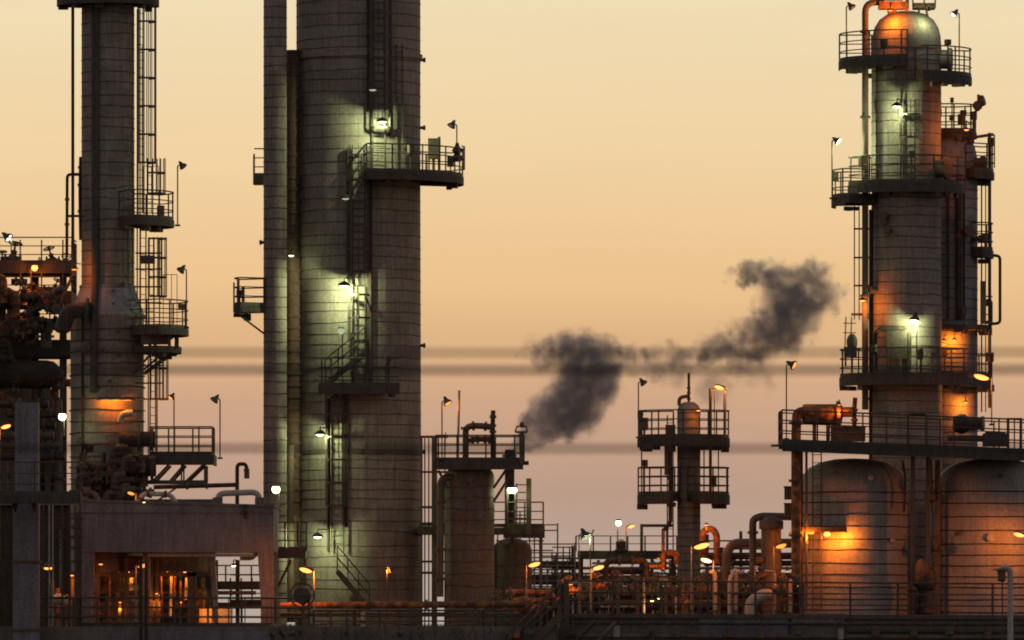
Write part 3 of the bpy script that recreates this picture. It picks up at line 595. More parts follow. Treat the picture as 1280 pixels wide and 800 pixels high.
t = thing('signal_horn', P(652, 541, Y - 1.3), 'small square frame with a horn on the end post of the vessel deck', 'signal horn')
f = MB(); a = [P(x, y, Y - 1.3) for x, y in ((644, 540), (646, 533), (658, 533), (659, 540))]; f.tube(a, .04, 6); f.tube([a[0], a[-1]], .045, 6); f.build('frame', 'steel', t)
f = MB(); f.ell(P(652.5, 531, Y - 1.3), (.1, .1, .12)); f.build('horn', 'steel', t)
for px in (600, 571): nozzle(root, c, R0, -90, Z(600 + (px - 570) * .8), .07, .2)
pipe('gooseneck_pipe', 'thick gooseneck vent pipe rising through the vessel roof deck', [P(582, 580, Y - 1.0), P(582, 533, Y - 1.0), P(598, 532, Y - 1.0), P(616, 534, Y - 1.0)], m(4), 'pipe', bend=.35, fl=(.95, 1.6, 2.5), n=14)
pipe('vent_stack', 'thin vent stack at the far end of the gooseneck on the vessel roof', [P(616, 577, Y - 1), P(616, 541, Y - 1), P(616, 526, Y - 1), P(616.5, 513, Y - 1)], .09, 'pipedark', fl=(1.1, 1.6, 2.4), bend=.05)
pipe('bypass_pipe', 'rusty lower bypass pipe between the gooseneck and its vent stack', [P(584, 551, Y - .9), P(600, 549, Y - .9), P(615, 550, Y - .9)], .1, 'rusty', fl=(.4, .8, 1.4, 1.8), bend=.1)
pipe('vent_rod', 'slender bare rod glowing orange beside the vessel roof floodlight', [P(572, 577, Y - 1.15), P(574, 488, Y - 1.15)], .05, 'pipelight')
rt = thing('whip_mast', P(552, 545, Y - 1.3), 'thin unlit whip mast clamped to the vessel deck railing', 'mast'); q_ = MB(); q_.tube([P(556, 577, Y - 1.3), P(557, 540, Y - 1.3)], .02, 5); q_.build('mast_rod', 'rail', rt)
pole_lamp('floodlight glowing orange underneath, on the vessel roof next to the slender rod', 552.5, 577, 502, Y - 1.25, 1, 'orange_dim', 26, size=.8, tilt=30)
pipe('downcomer', 'long brown downcomer pipe bent off the left shoulder of the brown vessel', [P(566, 596, Y - .6), P(551, 598, Y - .6), P(550, 746, Y - .6)], m(4.4), 'pipe', bend=.5, fl=(1.2, 1.6, 1.85))
# ladder bay and scaffold behind
t = thing('stair_tower', P(540, 778, 306), 'open dark access frame filling the slot between the broad tower and the brown vessel', 'access frame')
for px, wd in ((543, .22), (527, .08)): b = MB(); b.bar(P(px, 832, 303), P(px, 545, 303), wd, wd); b.build('post', 'steel', t)
for px in (531, 536, 556): b = MB(); b.tube([P(px, 832, 303.5), P(px, 548, 303.5)], .03, 6); b.build('upright', 'rail', t)
for py, th in ((546, .1), (590, .08), (634, .1), (655, .14), (702, .09), (716, .1)): b = MB(); b.bar(P(524, py, 303.2), P(560, py, 303.2), th, th); b.build('cross_beam', 'steel', t)
dk = MB(); dk.box((X(541, 303), 303.4, Z(663, 303)), (m(36), 1.6, .34)); dk.build('deck', 'grate', t)
t = thing('access_platform', P(637, 778, 303), 'railed dark platform at half height right of the brown vessel, under the green twin lamp', 'platform')
dk = MB(); dk.box((X(641, 302), 302, Z(664, 302)), (m(78), 2.4, .26)); dk.box((X(655, 302), 300.9, Z(665, 302)), (m(52), .08, .5)); dk.build('deck', 'grate', t)
rl = MB(); rails(rl, [P(608, 659, 300.9), P(679, 659, 300.9), P(679, 659, 303)], h=.98, levels=(.98, .62, .3), sp=.75); rl.build('railing', 'rail', t)
for px in (640, 676): b = MB(); b.bar(P(px, 665, 301.5), P(px, 832, 301.5), .14, .14); b.build('leg', 'steel', t)
b = MB(); b.bar(P(661, 668, 300.8), P(661, 598, 300.8), .2, .2); b.build('mast_post', 'steel', t)
t = thing('ladder', P(648, 660, 301.5), 'thin rung ladder rising from the half height platform beside the brown vessel', 'ladder')
lb = MB()
for px in (646, 659): lb.tube([P(px, 660, 301.6), P(px, 604, 301.6)], .025, 6)
for i in range(6): lb.tube([P(644, 606 + i * 9.5, 301.6), P(660, 606 + i * 9.5, 301.6)], .022, 5)
lb.build('ladder_frame', 'rail', t)
pole_lamp('twin green lamp on the dark stub mast right of the brown vessel', 634, 660, 613, 300.6, 1, 'green', 12, style='globe', size=.8, arm=.12, r=.05)
pole_lamp('green globe just right of its twin on the stub mast by the brown vessel', 644, 660, 613, 300.55, -1, 'green', 10, style='globe', size=.85, arm=.04, r=.03)
pipe('flue_stack', 'slim dark stack behind the brown vessel where the smoke begins', [P(637, 826, 345), P(637, 562, 345)], m(7), 'pipedark', fl=(.5, .97), cat='stack')
root2, c2, R2 = column('drum_vessel', 'paler low domed vessel half hidden behind the brown vessel, right of it', 'vessel', 640, 25, 304, [(1, 0), (1, Z(688, 304)), (.93, Z(682, 304)), (.7, Z(676, 304)), (.3, Z(673, 304)), (.05, Z(672, 304))], mat='pipe', z0=.4, z1=Z(690, 304), bands=.6, n=40)
t = thing('scaffold', P(690, 778, 308), 'bare tube scaffold standing right of the brown vessel', 'scaffold')
for px, top in ((668, 664), (684, 700), (697, 654), (719, 678)): b = MB(); b.tube([P(px, 832, 308), P(px, top, 308)], .035, 6); b.build('upright', 'galv', t)
for py, x0, x1 in ((656, 672, 698), (663, 672, 698), (680, 664, 719), (684, 690, 719), (691, 664, 719), (697, 660, 719), (707, 655, 719), (716, 655, 719), (726, 655, 719)): b = MB(); b.tube([P(x0, py, 308), P(x1, py, 308)], .03, 6); b.build('ledger', 'galv', t)
b = MB(); b.tube([P(680, 726, 308), P(697, 690, 308)], .03, 6); b.build('brace', 'galv', t)
t = thing('scaffold', P(655, 778, 306.5), 'denser tube scaffold close behind the brown vessel and its half height platform', 'scaffold')
for px, top in ((622, 668), (634, 640), (650, 640), (662, 668), (676, 690), (690, 690), (704, 684), (712, 684)): b = MB(); b.tube([P(px, 832, 306.5), P(px, top, 306.5)], .032, 6); b.build('upright', 'rail', t)
for py, x0, x1 in ((648, 632, 664), (676, 620, 680), (688, 620, 692), (695, 674, 714), (702, 620, 714), (712, 620, 716), (720, 630, 716), (733, 620, 716)): b = MB(); b.tube([P(x0, py, 306.4), P(x1, py, 306.4)], .03, 6); b.build('ledger', 'rail', t)
for x0, y0, x1, y1 in ((622, 733, 650, 702), (650, 733, 676, 702), (690, 733, 712, 696)): b = MB(); b.tube([P(x0, y0, 306.6), P(x1, y1, 306.6)], .026, 6); b.build('brace', 'rail', t)
for i, py in enumerate((706, 722)): pipe('rack_pipe', ('upper', 'lower')[i] + ' dark horizontal pipe behind the bare tube scaffold', [P(640, py, 312), P(724, py, 312)], .14, 'pipedark')
# ================================================================== small column with two round decks
Y = 308.0
root, c, R0 = column('small_column', 'small banded column ringed by two railed decks, below the smoke', 'tower', 861, 14.5, Y, [(1, 0), (1, Z(512, Y)), (.85, Z(507, Y)), (.5, Z(503, Y)), (.1, Z(502, Y))], mat='clad', z0=.3, z1=Z(514, Y), bands=.3, wob=.012, n=40)
cc = V((X(854.5, Y), Y, 0))
ring_platform(root, cc, R0 * 1.05, m(58, Y), -215, 35, Z(548, Y), thick=.36, sp=1.05)
ring_platform(root, cc, R0 * 1.05, m(58, Y), -205, -108, Z(619, Y), thick=.38, sp=1.0)
ring_platform(root, cc, R0 * 1.05, m(58, Y), -72, 25, Z(619, Y), thick=.38, sp=1.0)
for px, py in ((795, 620), (915, 620), (795, 549), (912, 549)):
    pass
g = MB(); g.tube([P(888, 617, Y - 1.5), P(888, 486, Y - 1.5), P(902, 486, Y - 1.5)], .07, 6); g.tube([P(905, 548, Y - 1.5), P(905, 486, Y - 1.5)], .03, 6); g.tube([P(893, 548, Y - 1.5), P(893, 489, Y - 1.5)], .02, 5); g.build('gate_frame', 'rail', root)
g = MB(); g.tube([P(802, 617, Y - 1), P(802, 552, Y - 1)], .03, 6); g.tube([P(898, 617, Y - 1), P(898, 552, Y - 1)], .03, 6); g.tube([P(880, 617, Y + .5), P(880, 552, Y + .5)], .03, 6); g.build('hanger_rod', 'rail', root)
ladder(root, (X(837, Y), Y - 1.2, Z(690, Y)), (X(837, Y), Y - 1.2, Z(520, Y)), (-.4, -1, 0), cage=False, w=.25)
g = MB(); g.box(P(838, 545, Y - 1.3), (.4, .3, .9)); g.box(P(833, 575, Y - 1.3), (.16, .2, 1.2)); g.build('control_box', 'steel', root)
g = MB(); g.box(P(811, 558, Y - 1.3), (.35, .3, .22)); g.build('bracket', 'steel', root)
pipe('vent_pipe', 'small vent with a bent side arm on the crown of the small column', [P(861, 504, Y), P(861, 466, Y)], .05, 'pipedark', fl=(.15, .35, .5))
pipe('side_vent', 'bent side arm of the vent above the small column', [P(849, 507, Y - .1), P(849, 497, Y - .1), P(860, 495, Y - .1)], .075, 'pipe', bend=.15)
pipe('downpipe', 'thin vertical pipe with hooked foot left of the small column', [P(838, 560, Y - 1.4), P(838, 655, Y - 1.4), P(828, 664, Y - 1.4)], .08, 'pipedark', bend=.2, fl=(.4,))
pole_lamp('unlit floodlight on the top deck of the small column', 798, 548, 478, Y - 1.3, 1, size=.7)
pole_lamp('bright orange floodlight at the top deck of the small column', 907, 548, 484, Y - 1.55, -1, 'orange', 60, style='cobra', size=.62)
wall_lamp('small orange bulb at the crown of the small column', P(873, 512, Y - .8), P(868, 516, Y - .5), 'orange', 14, size=.42)
# ================================================================== tall column on the east side
Y = 305.0
root, c, R0 = column('tall_column', 'tall domed column lit orange and green at its crown', 'tower', 1133, 43.5, Y, [(1.04, 0), (1.02, Z(480, Y)), (1, Z(300, Y)), (1, Z(56, Y)), (.985, Z(46, Y)), (.92, Z(35, Y)), (.78, Z(25, Y)), (.55, Z(18, Y)), (.25, Z(14.5, Y)), (.04, Z(14, Y))], z0=.4, z1=Z(50, Y), bands=.42, n=72)
TR, TRc, TRR = root, c, R0
ring_platform(root, c, R0, m(85, Y), -186, -92, Z(78, Y), thick=.32)
ring_platform(root, c, R0, m(82, Y), -78, 12, Z(97, Y), thick=.32)
ring_platform(root, c, R0, m(74, Y), -176, -12, Z(232, Y), thick=.36)
ring_platform(root, c, R0, m(94, Y), 160, 212, Z(248, Y), thick=.36)
ring_platform(root, c, R0, m(84, Y), -200, -25, Z(472, Y), thick=.36)
manway(root, c, R0, -8, Z(75, Y), .42, .35, 'clad'); manway(root, c, R0, -30, Z(212, Y), .4, .4)
for a, py in ((180, 95), (-125, 272), (-120, 290), (-150, 363)): nozzle(root, c, R0, a, Z(py, Y), .1, .3)
bx = MB(); bx.box(V((*front(c, R0, 1102, .2), Z(277, Y))), (.3, .4, .32)); bx.build('junction_box', 'pipe', root)
def fl_(px, py0, py1, **kw):
    x, y = front(TRc, TRR, px, .22); return ladder(TR, (x, y, Z(py0, Y)), (x, y, Z(py1, Y)), (x - TRc.x, y - TRc.y, 0), **kw)
fl_(1134, 232, 128, hoop=.9, cage_r=.4); fl_(1118, 470, 414, cage=False, w=.5)
g = MB(); x, y = front(c, R0, 1110, .5); g.tube(fillet([(x - .6, y, Z(465, Y)), (x - .6, y, Z(413, Y)), (x + .75, y, Z(413, Y)), (x + .75, y, Z(465, Y))], .35), .1, 10); g.build('loop_pipe', 'pipedark', root)
g = MB(); x, y = front(c, R0, 1118, .55); g.box((x, y, Z(433, Y)), (.8, .25, 1.1)); g.build('control_panel', 'steel', root)
g = MB()
for px in (1068, 1074): g.tube([P(px, 400, Y), P(px, 252, Y)], .025, 5)
for py in (286, 322, 357): g.bar(P(1067, py, Y), P(1086, py, Y), .07, .07)
g.bar(P(1064, 393, Y), P(1090, 393, Y), .1, .1)
for px in (1056, 1063): g.tube([P(px, 440, Y), P(px + 1.5, 396, Y)], .025, 5)
for py in (404, 416): g.tube([P(1054, py, Y), P(1070, py, Y)], .02, 5)
g.build('side_ladder', 'rail', root)
g = MB(); g.box(P(1063, 440, Y - 2.0), (.5, .3, .4)); g.ell(P(1065, 428, Y - 2), (.22, .2, .35)); g.tube([P(1065, 470, Y - 2), P(1065, 432, Y - 2)], .05, 6); g.tube([P(1057, 458, Y - 2), P(1057, 436, Y - 2), P(1076, 436, Y - 2)], .045, 6); g.build('actuator', 'steel', root)
pipe('riser_pipe', 'long dark riser pipe along the tall domed column, turning over its crown', [P(1081.5, 512, Y - .8), P(1081.5, 4, Y - .8), P(1104, 2, Y - .6)], m(4.2), 'pipe', bend=.5, fl=(.28, .72, .93), n=14)
pipe('conduit', 'thin conduit between the riser pipe and the flank of the tall domed column', [P(1088.5, 600, Y - .3), P(1088.5, 262, Y - .3)], .08, 'pipedark', fl=(.3, .6))
t = thing('relief_valve_set', P(1117, 16, Y - .3), 'orange lit flange block on the crown of the tall domed column', 'flange block')
b = MB(); b.box(P(1116, 7, Y - .5), (m(36), .9, m(9))); b.build('flange_block', 'rusty', t)
b = MB(); b.lathe([(.18, 0), (.18, .3), (.34, .3), (.34, .42)], P(1115, 17, Y - .4), 14); b.build('neck', 'rusty', t)
b = MB(); b.box(P(1116, -4, Y - .5), (m(26), .7, m(8))); b.build('upper_block', 'rusty', t)
b = MB(); b.bar(P(1134, 15, Y - .7), P(1134, -8, Y - .7), .14, .14); b.build('post', 'rusty', t)
t = thing('crown_platform', P(1154, 20, Y), 'little railed stand on the green side of the tall column crown', 'platform')
b = MB(); b.box(P(1155, 9, Y), (m(28), 1.2, .14)); b.build('deck', 'grate', t)
b = MB(); rails(b, [P(1141, 8, Y - .55), P(1169, 8, Y - .55), P(1169, 8, Y + .5)], sp=.45); b.build('railing', 'rail', t)
b = MB(); b.bar(P(1146, 22, Y), P(1150, 10, Y), .08, .08); b.build('leg', 'steel', t); b = MB(); b.bar(P(1160, 22, Y), P(1157, 10, Y), .08, .08); b.build('leg', 'steel', t)
wall_lamp('small orange lamp under the flange block on the tall column crown', P(1113, 12, Y - 1.5), P(1113, 8, Y - 1.0), 'orange', 240, size=.4)
wall_lamp('small hidden green lamp under the little railed stand on the tall column crown', P(1160, 13, Y - 1.4), P(1157, 10, Y - .6), 'green_dim', 30, size=.35)
pole_lamp('unlit floodlight at the outer end of the highest platform on the tall column', 1058, 78, 8, Y - 1.0, 1, size=.72)
pole_lamp('white lit floodlight on the lower half of the highest platform of the tall column', 1199, 97, 17, Y - 1.0, -1, 'white', 12, size=.72, glowm='white')
pole_lamp('white lit floodlight on the small side platform of the tall column', 1040, 249, 176, Y - .8, 1, 'green', 120, size=.72, tilt=55, glowm='white')
wall_lamp('bright white green lamp near the top of the tall domed column', P(1121, 131, Y - 2.25), P(1128, 125, Y - 1.35), 'green', 95, size=.85)
pole_lamp('white green hooded pole lamp over the control panel of the tall column', 1146, 470, 398, Y - 2.1, -1, 'green', 130, size=.95, tilt=8, arm=.02)
wall_lamp('orange hooded lamp on the riser pipe of the tall column', P(1078, 374, Y - 1.3), P(1081, 369, Y - .9), 'orange', 110, size=.62)
# rear column
Y = 307.6
root, c, R0 = column('rear_column', 'dark domed column standing behind the tall column', 'tower', 1189, 33, Y, [(1, 0), (1, Z(205, Y)), (.98, Z(196, Y)), (.9, Z(184, Y)), (.75, Z(174, Y)), (.5, Z(167, Y)), (.2, Z(164, Y))], mat='cladblue', z0=.4, z1=Z(203, Y), bands=.46, n=48)
dk = ring_platform(root, c, .1, m(32, Y), -180, 180, Z(166, Y), ends=False, brackets=False, sp=.8)
ring_platform(root, c, R0, m(54, Y), -60, 38, Z(216, Y), thick=.3)
ring_platform(root, c, R0, m(53, Y), -45, 30, Z(314, Y), thick=.3)
ring_platform(root, c, R0, m(51, Y), -110, 30, Z(407, Y), thick=.2, rail=False)
rl = MB(); rails(rl, [P(1227, 405, Y - .8), P(1240, 405, Y - .8), P(1240, 405, Y + .6)], h=.9, sp=.5); rl.build('railing', 'rail', root)
ring_platform(root, c, R0, m(52, Y), -130, 30, Z(478, Y), thick=.24)
manway(root, c, R0, -25, Z(205, Y), .26, .3); nozzle(root, c, R0, -62, Z(290, Y), .14, .3); nozzle(root, c, R0, -40, Z(300, Y), .1, .4)
for px, py0, py1, r in ((1237, 510, 166, .075), (1227, 515, 214, .035), (1232, 515, 214, .025), (1243, 210, 168, .03)): b = MB(); b.tube([P(px, py0, Y - .6), P(px, py1, Y - .6)], r, 6); b.build('standpipe', 'rail', root)
b = MB(); b.tube([P(1215, 172, Y - .6), P(1242, 168, Y - .6)], .07, 6); b.build('davit_arm', 'steel', root)
for px, r in ((1196, .12), (1203, .05), (1183, .05)): x, y = front(c, R0, px, .15); b = MB(); b.tube([(x, y, Z(400, Y)), (x, y, Z(225, Y))], r, 8); b.build('standpipe', 'pipedark', root)
b = MB(); b.box(P(1229, 378, Y - .8), (.22, .25, 1.7)); b.build('control_box', 'steel', root)
pipe('loop_pipe', 'square looped dark pipe hung on the right of the rear column', [P(1238, 319, Y), P(1250, 320, Y), P(1250, 404, Y), P(1238, 405, Y)], .06, 'pipedark', bend=.15)
t = thing('signal_mast', P(1218, 168, Y - 1), 'dark mast with a round drum on top of the rear column', 'mast')
b = MB(); b.tube([P(1217, 170, Y - 1), P(1217, 140, Y - 1), P(1223, 138, Y - 1), P(1223, 118, Y - 1)], .06, 6); b.build('mast_post', 'steel', t)
b = MB(); b.lathe([(.02, -.14), (.2, -.12), (.24, 0), (.2, .12), (.02, .14)], P(1227, 126, Y - 1), 14, (1, -.3, .3)); b.build('drum', 'steel', t)
b = MB(); b.ell(P(1222, 132, Y - 1), (.2, .18, .2)); b.build('junction', 'steel', t)
t = thing('instrument_mast', P(1190, 166, Y - 1), 'slender instrument mast on the rear column railing', 'mast')
b = MB(); b.tube([P(1190, 166, Y - .9), P(1190, 122, Y - .9)], .025, 5); b.build('mast_post', 'rail', t); b = MB(); b.box(P(1190, 125, Y - .9), (.14, .12, .2)); b.build('instrument', 'steel', t)
wall_lamp('small orange lamp on the railing at the top of the rear column', P(1208, 161, 303.9), P(1213, 156, 306.5), 'orange', 115, size=.5)
wall_lamp('orange bulb on the rear column under its orange platform, nearer its centre', P(1193, 424, Y - 1.55), P(1193, 419, Y - 1.0), 'orange', 150, size=.42, drop=.12)
wall_lamp('orange bulb tucked in the gap between the tall column and the rear column', P(1180, 425, Y - 1.7), P(1183, 420, Y - .95), 'orange_dim', 60, size=.4, drop=.12)
wall_lamp('lone orange bulb low on the rear column, just above the long walkway', P(1207, 502, Y - 1.5), P(1207, 497, Y - .8), 'orange', 170, size=.46, drop=.1)
pole_lamp('largest brightest orange lamp, on a pole right of the rear column', 1239.5, 532, 470, 300, -1, 'orange', 60, style='cobra', size=1.0)
# ================================================================== long walkway over the tanks
Y = 297.0
t = thing('walkway', P(1130, 560, Y), 'long railed steel walkway passing over the two banded tanks', 'walkway')
pa, pb = P(978, 553, Y - 1.2), P(1300, 566, Y - 1.2); q = V((0, 3.9, 0))
dk = MB(); dk.hexa([pa - V((0, 0, .1)), pb - V((0, 0, .1)), pb + q - V((0, 0, .1)), pa + q - V((0, 0, .1))], [pa, pb, pb + q, pa + q])
dk.bar(pa + V((0, -.045, -.13)), pb + V((0, -.045, -.13)), .08, .42); dk.bar(pa + q + V((0, .045, -.06)), pb + q + V((0, .045, -.06)), .08, .22); dk.build('deck', 'grate', t)
rl = MB(); rails(rl, [pa + q, pa, pb], h=1.25, levels=(1.25, .85, .45), sp=1.75, rr=.036); rl.build('railing', 'rail', t)
rl = MB(); rails(rl, [pa + q, pb + q], h=1.25, levels=(1.25, .85, .45), sp=2.1); rl.build('railing', 'rail', t)
for px in (1160, 1141): b = MB(); b.bar(P(px, 570, Y + .5), P(px, 832, Y + .5), .16, .16); b.build('leg', 'steel', t)
b = MB(); b.tube([P(964, 557, Y - 1.2), P(982, 557, Y - 1.2)], .05, 6); b.build('outrigger', 'rail', t)
pole_lamp('orange lit floodlight on the tall pole at the left end of the long walkway', 983, 550, 456, Y - 1.1, 1, 'orange', 22, size=.85, tilt=62, glowm='orange')
t = thing('heat_exchanger', P(1030, 550, Y), 'rusty horizontal drum lit orange on the left end of the long walkway', 'exchanger')
b = MB(); b.lathe([(.15, -.75), (.36, -.7), (.4, -.62), (.4, .6), (.52, .6), (.52, .74), (.36, .8), (.1, .86)], P(1026, 518, Y - .4), 24, (1, 0, 0)); b.build('shell', 'rusty', t)
b = MB(); b.lathe([(.18, 0), (.2, .3), (.26, .3), (.26, .36), (.2, .36), (.2, .75)], P(1041, 515, Y - .5), 14, (1, 0, 0)); b.build('outlet', 'rusty', t)
b = MB(); b.bar(P(1018, 551, Y - .4), P(1018, 530, Y - .4), .14, .3); b.build('saddle', 'steel', t); b = MB(); b.bar(P(1035, 551, Y - .4), P(1035, 530, Y - .4), .14, .3); b.build('saddle', 'steel', t)
pipe('elbow_pipe', 'rusty elbow pipe dropping from the drum on the long walkway through its deck', [P(1010, 514, Y - .7), P(996, 515, Y - .7), P(995, 550, Y - .7), P(995, 720, Y - .7)], m(6), 'rusty', bend=.5, fl=(1.4, 2.3, 2.7), n=14)
t = thing('junction_cabinet', P(1062, 552, Y - .5), 'low dark cabinet on the long walkway next to the riser pipe', 'cabinet')
b = MB(); b.box(P(1060, 543, Y - .5), (m(42), .8, m(17))); b.build('cabinet_body', 'brown', t); b = MB(); b.box(P(1060, 533.5, Y - .5), (m(44), .86, .06)); b.build('cabinet_lid', 'steel', t)
pipe('nozzle_stack', 'short tapered vent stack on the low cabinet of the long walkway', [P(1068, 535, Y - .5), P(1068, 510, Y - .5), P(1069, 497, Y - .5)], .09, 'pipedark', fl=(.4, .9), bend=.05)
wall_lamp('orange lamp lighting the rusty drum on the long walkway', P(1049, 505, Y - 1.0), P(1049, 500, Y - .6), 'orange_dim', 44, size=.35)
t = thing('pump', P(1205, 545, Y), 'dark round ended pump lying on the long walkway above the gap between tanks', 'pump')
b = MB(); b.lathe([(.05, -.36), (.3, -.3), (.38, -.1), (.38, .1), (.28, .2), (.24, .24), (.24, .75), (.3, .75), (.3, .84), (.14, .86)], P(1203, 530, Y - .3), 22, (1, -.25, 0)); b.build('pump_body', 'pipedark', t)
b = MB(); b.box(P(1210, 548, Y - .3), (1.6, .6, .22)); b.build('plinth', 'grate', t)
t = thing('equipment_box', P(1245, 562, Y), 'flat dark box on the long walkway near its right end', 'cabinet')
b = MB(); b.box(P(1244, 550, Y - .3), (m(30), .8, m(16))); b.build('cabinet_body', 'steel', t); b = MB(); b.box(P(1244, 541.5, Y - .3), (m(24), .7, .1)); b.build('cabinet_lid', 'steel', t)
t = thing('gate', P(1146, 552, Y), 'square pipe gate frame standing on the long walkway', 'gate')
b = MB(); b.tube(fillet([P(1135, 556, Y - 1.3), P(1135, 517, Y - 1.3), P(1158, 517, Y - 1.3), P(1158, 556, Y - 1.3)], .15), .05, 7); b.tube([P(1135, 536, Y - 1.3), P(1158, 536, Y - 1.3)], .04, 6); b.build('gate_frame', 'rail', t)
t = thing('gate', P(1266, 560, Y), 'narrow pipe gate at the right end of the long walkway', 'gate')
b = MB(); b.tube([P(1260, 565, Y - 1.3), P(1260, 523, Y - 1.3), P(1276, 523, Y - 1.3), P(1276, 566, Y - 1.3)], .06, 7); b.tube([P(1268, 565, Y - 1.3), P(1268, 523, Y - 1.3)], .03, 6); b.build('gate_frame', 'rail', t)
# two tanks
Y = 300.0
def tank(label, cx, r):
    root, c, R0 = column('storage_tank', label, 'tank', cx, r, Y, [(1, 0), (1, Z(611)), (.985, Z(602)), (.93, Z(593)), (.82, Z(585)), (.62, Z(578)), (.35, Z(574)), (.06, Z(573))], mat='tankclad', z0=.35, z1=Z(613), bands=.455, wob=.02, bandr=.026, n=96)
    return root, c, R0
ta, tac, taR = tank('banded domed tank under an orange hooded slab lamp', 1067, 68)
tb, tbc, tbR = tank('banded domed tank at the right edge of the view, orange glow on its middle', 1240, 70)
nozzle(ta, tac, taR, -50, Z(676), .06, .12, 'pipelight'); nozzle(ta, tac, taR, -75, Z(598), .06, .14, 'pipelight'); nozzle(ta, tac, taR, -110, Z(592), .05, .14)
nozzle(tb, tbc, tbR, -95, Z(673), .09, .14, 'pipelight'); nozzle(tb, tbc, tbR, -130, Z(667), .06, .14); nozzle(tb, tbc, tbR, -86, Z(596), .06, .14)
def tl(root, c, R0, px, py0, py1, **kw):
    x, y = front(c, R0, px, .25); return ladder(root, (x, y, Z(py0)), (x, y, Z(py1)), (x - c.x, y - c.y, 0), **kw)
tl(ta, tac, taR, 1019, 765, 560, cage=False, w=.42)
for px in (1106,): x, y = front(tac, taR, px, .05)
t = thing('canopy_lamp', P(1030, 660, 298), 'flat dark slab canopy on the tank wall with strong orange light beneath', 'lamp', 'hooded lamps on the columns')
b = MB(); b.box(P(1030, 662, 297.75), (m(56), .85, .2)); b.build('canopy', 'steel', t)
b = MB(); b.ell(P(1034, 668, 297.6), (.14, .1, .1)); b.build('bulb', GL['orange'], t)
b = MB(); b.box(P(1002, 666, 297.7), (m(30), .5, .1)); b.build('reflector', 'pipelight', t)
light(t, P(1034, 672, 297.4), 'orange', 190); light(t, P(1010, 671, 297.1), 'orange', 130); light(t, P(1058, 672, 297.5), 'orange', 130)
pole_lamp('orange lamp with dark hood beside the right edge tank', 1283, 832, 668, 296.3, -1, 'orange', 330, style='cobra', size=.7, glowm='orange')
pole_lamp('orange hooded lamp just left of the banded tank, over the small vessel', 967, 770, 682, 297.0, 1, 'orange_dim', 25, style='cobra', size=.7)
pipe('tank_pipe', 'pale vertical pipe in the gap between the two banded tanks', [P(1163, 832, 299), P(1163, 575, 299)], .09, 'pipelight', fl=(.45, .8))
pipe('tank_pipe', 'second thin vertical pipe between the two tanks, right of the pale one', [P(1172, 832, 298.7), P(1172, 575, 298.7)], .11, 'pipe', fl=(.5, .75))
pipe('tank_pipe', 'thin pipe clipped to the left shoulder of the first banded tank', [P(1002, 760, 297.5), P(1002, 556, 297.5)], .055, 'pipedark', fl=(.7,))
pipe('tank_pipe', 'second thin pipe left of the first banded tank', [P(1008, 760, 297.3), P(1008, 556, 297.3)], .05, 'pipe', fl=(.4,))
pipe('tank_pipe', 'bent pipe with flanges over the shoulder of the first banded tank', [P(1130, 640, 298.2), P(1132, 598, 298.2), P(1128, 575, 298.2)], .05, 'pipedark', fl=(.4,))
valve('valve high between the two banded tanks', P(1165, 620, 298.4), 1.1); valve('valve halfway down between the two banded tanks', P(1169, 685, 298.4), .9)
t = thing('pump', P(1156, 770, 297.4), 'tall dark pump with a round motor between the feet of the two banded tanks', 'pump')
b = MB(); b.lathe([(.3, 0), (.36, .06), (.3, .12), (.26, .9), (.34, 1.0), (.4, 1.1), (.42, 1.45), (.36, 1.7), (.2, 1.82), (.06, 1.86)], P(1157, 768, 297.4), 18); b.build('motor', 'pipedark', t)
b = MB(); b.lathe([(.3, 0), (.4, .1), (.4, .25), (.2, .35)], P(1157, 712, 297.3), 16, (-1, -.5, 0)); b.build('fan_cover', 'steel', t)
pipe('tank_pipe', 'stout dark stub post at the foot of the first banded tank', [P(1139, 768, 297.2), P(1139, 728, 297.2)], m(5), 'pipedark', fl=(.8,))
for i, py in enumerate((617, 638)):
    t = thing('junction_box', P(986, py, 296.8), ('upper', 'lower')[i] + ' of two dark boxes clipped to the pipe beside the first tank', 'junction box', 'boxes beside the tank')
    b = MB(); b.box(P(985, py, 296.8), (m(9), .3, m(15))); b.build('box_body', 'steel', t); b = MB(); b.box(P(985, py - 8.5, 296.8), (m(11), .36, .05)); b.build('box_lid', 'steel', t)
# ================================================================== pipe rack between the small column and the tanks
pipe('arch_pipe', 'thin dark arch pipe turning down beside the small flanged vessel', [P(941, 760, 300), P(941, 649, 300), P(952, 645, 300), P(990, 646, 300)], m(4.6), 'pipe', bend=.4, fl=(.4, .85))
pipe('arch_pipe', 'fat dark arch pipe behind the small flanged vessel, turning down to the left', [P(908, 760, 303), P(908, 692, 303), P(916, 679, 303), P(1000, 679, 303)], m(6), 'pipe', bend=.7, n=14, fl=(.4,))
for k, (py, r, x0, x1, lab) in enumerate(((695, 4.5, 880, 990, 'thicker horizontal pipe behind the arch pipes, upper of the pair'), (704, 3.6, 880, 1000, 'thinner horizontal pipe behind the arch pipes, lower of the pair'))):
    pipe('rack_pipe', lab, [P(x0, py, 306), P(x1, py, 306)], m(r), 'pipedark', fl=(.3, .8))
rt, c_, R_1 = column('small_vessel', 'small upright vessel with a flanged lid left of the first tank', 'vessel', 964, 12.5, 299, [(1, 0), (1, Z(662, 299)), (1.22, Z(661, 299)), (1.22, Z(651, 299)), (.9, Z(650, 299)), (.5, Z(646, 299)), (.1, Z(645, 299))], mat='pipe', z0=.5, z1=Z(664, 299), bands=.8, wob=.01, n=28)
nozzle(rt, c_, R_1, -150, Z(700, 299), .09, .2); nozzle(rt, c_, R_1, -40, Z(720, 299), .09, .2)
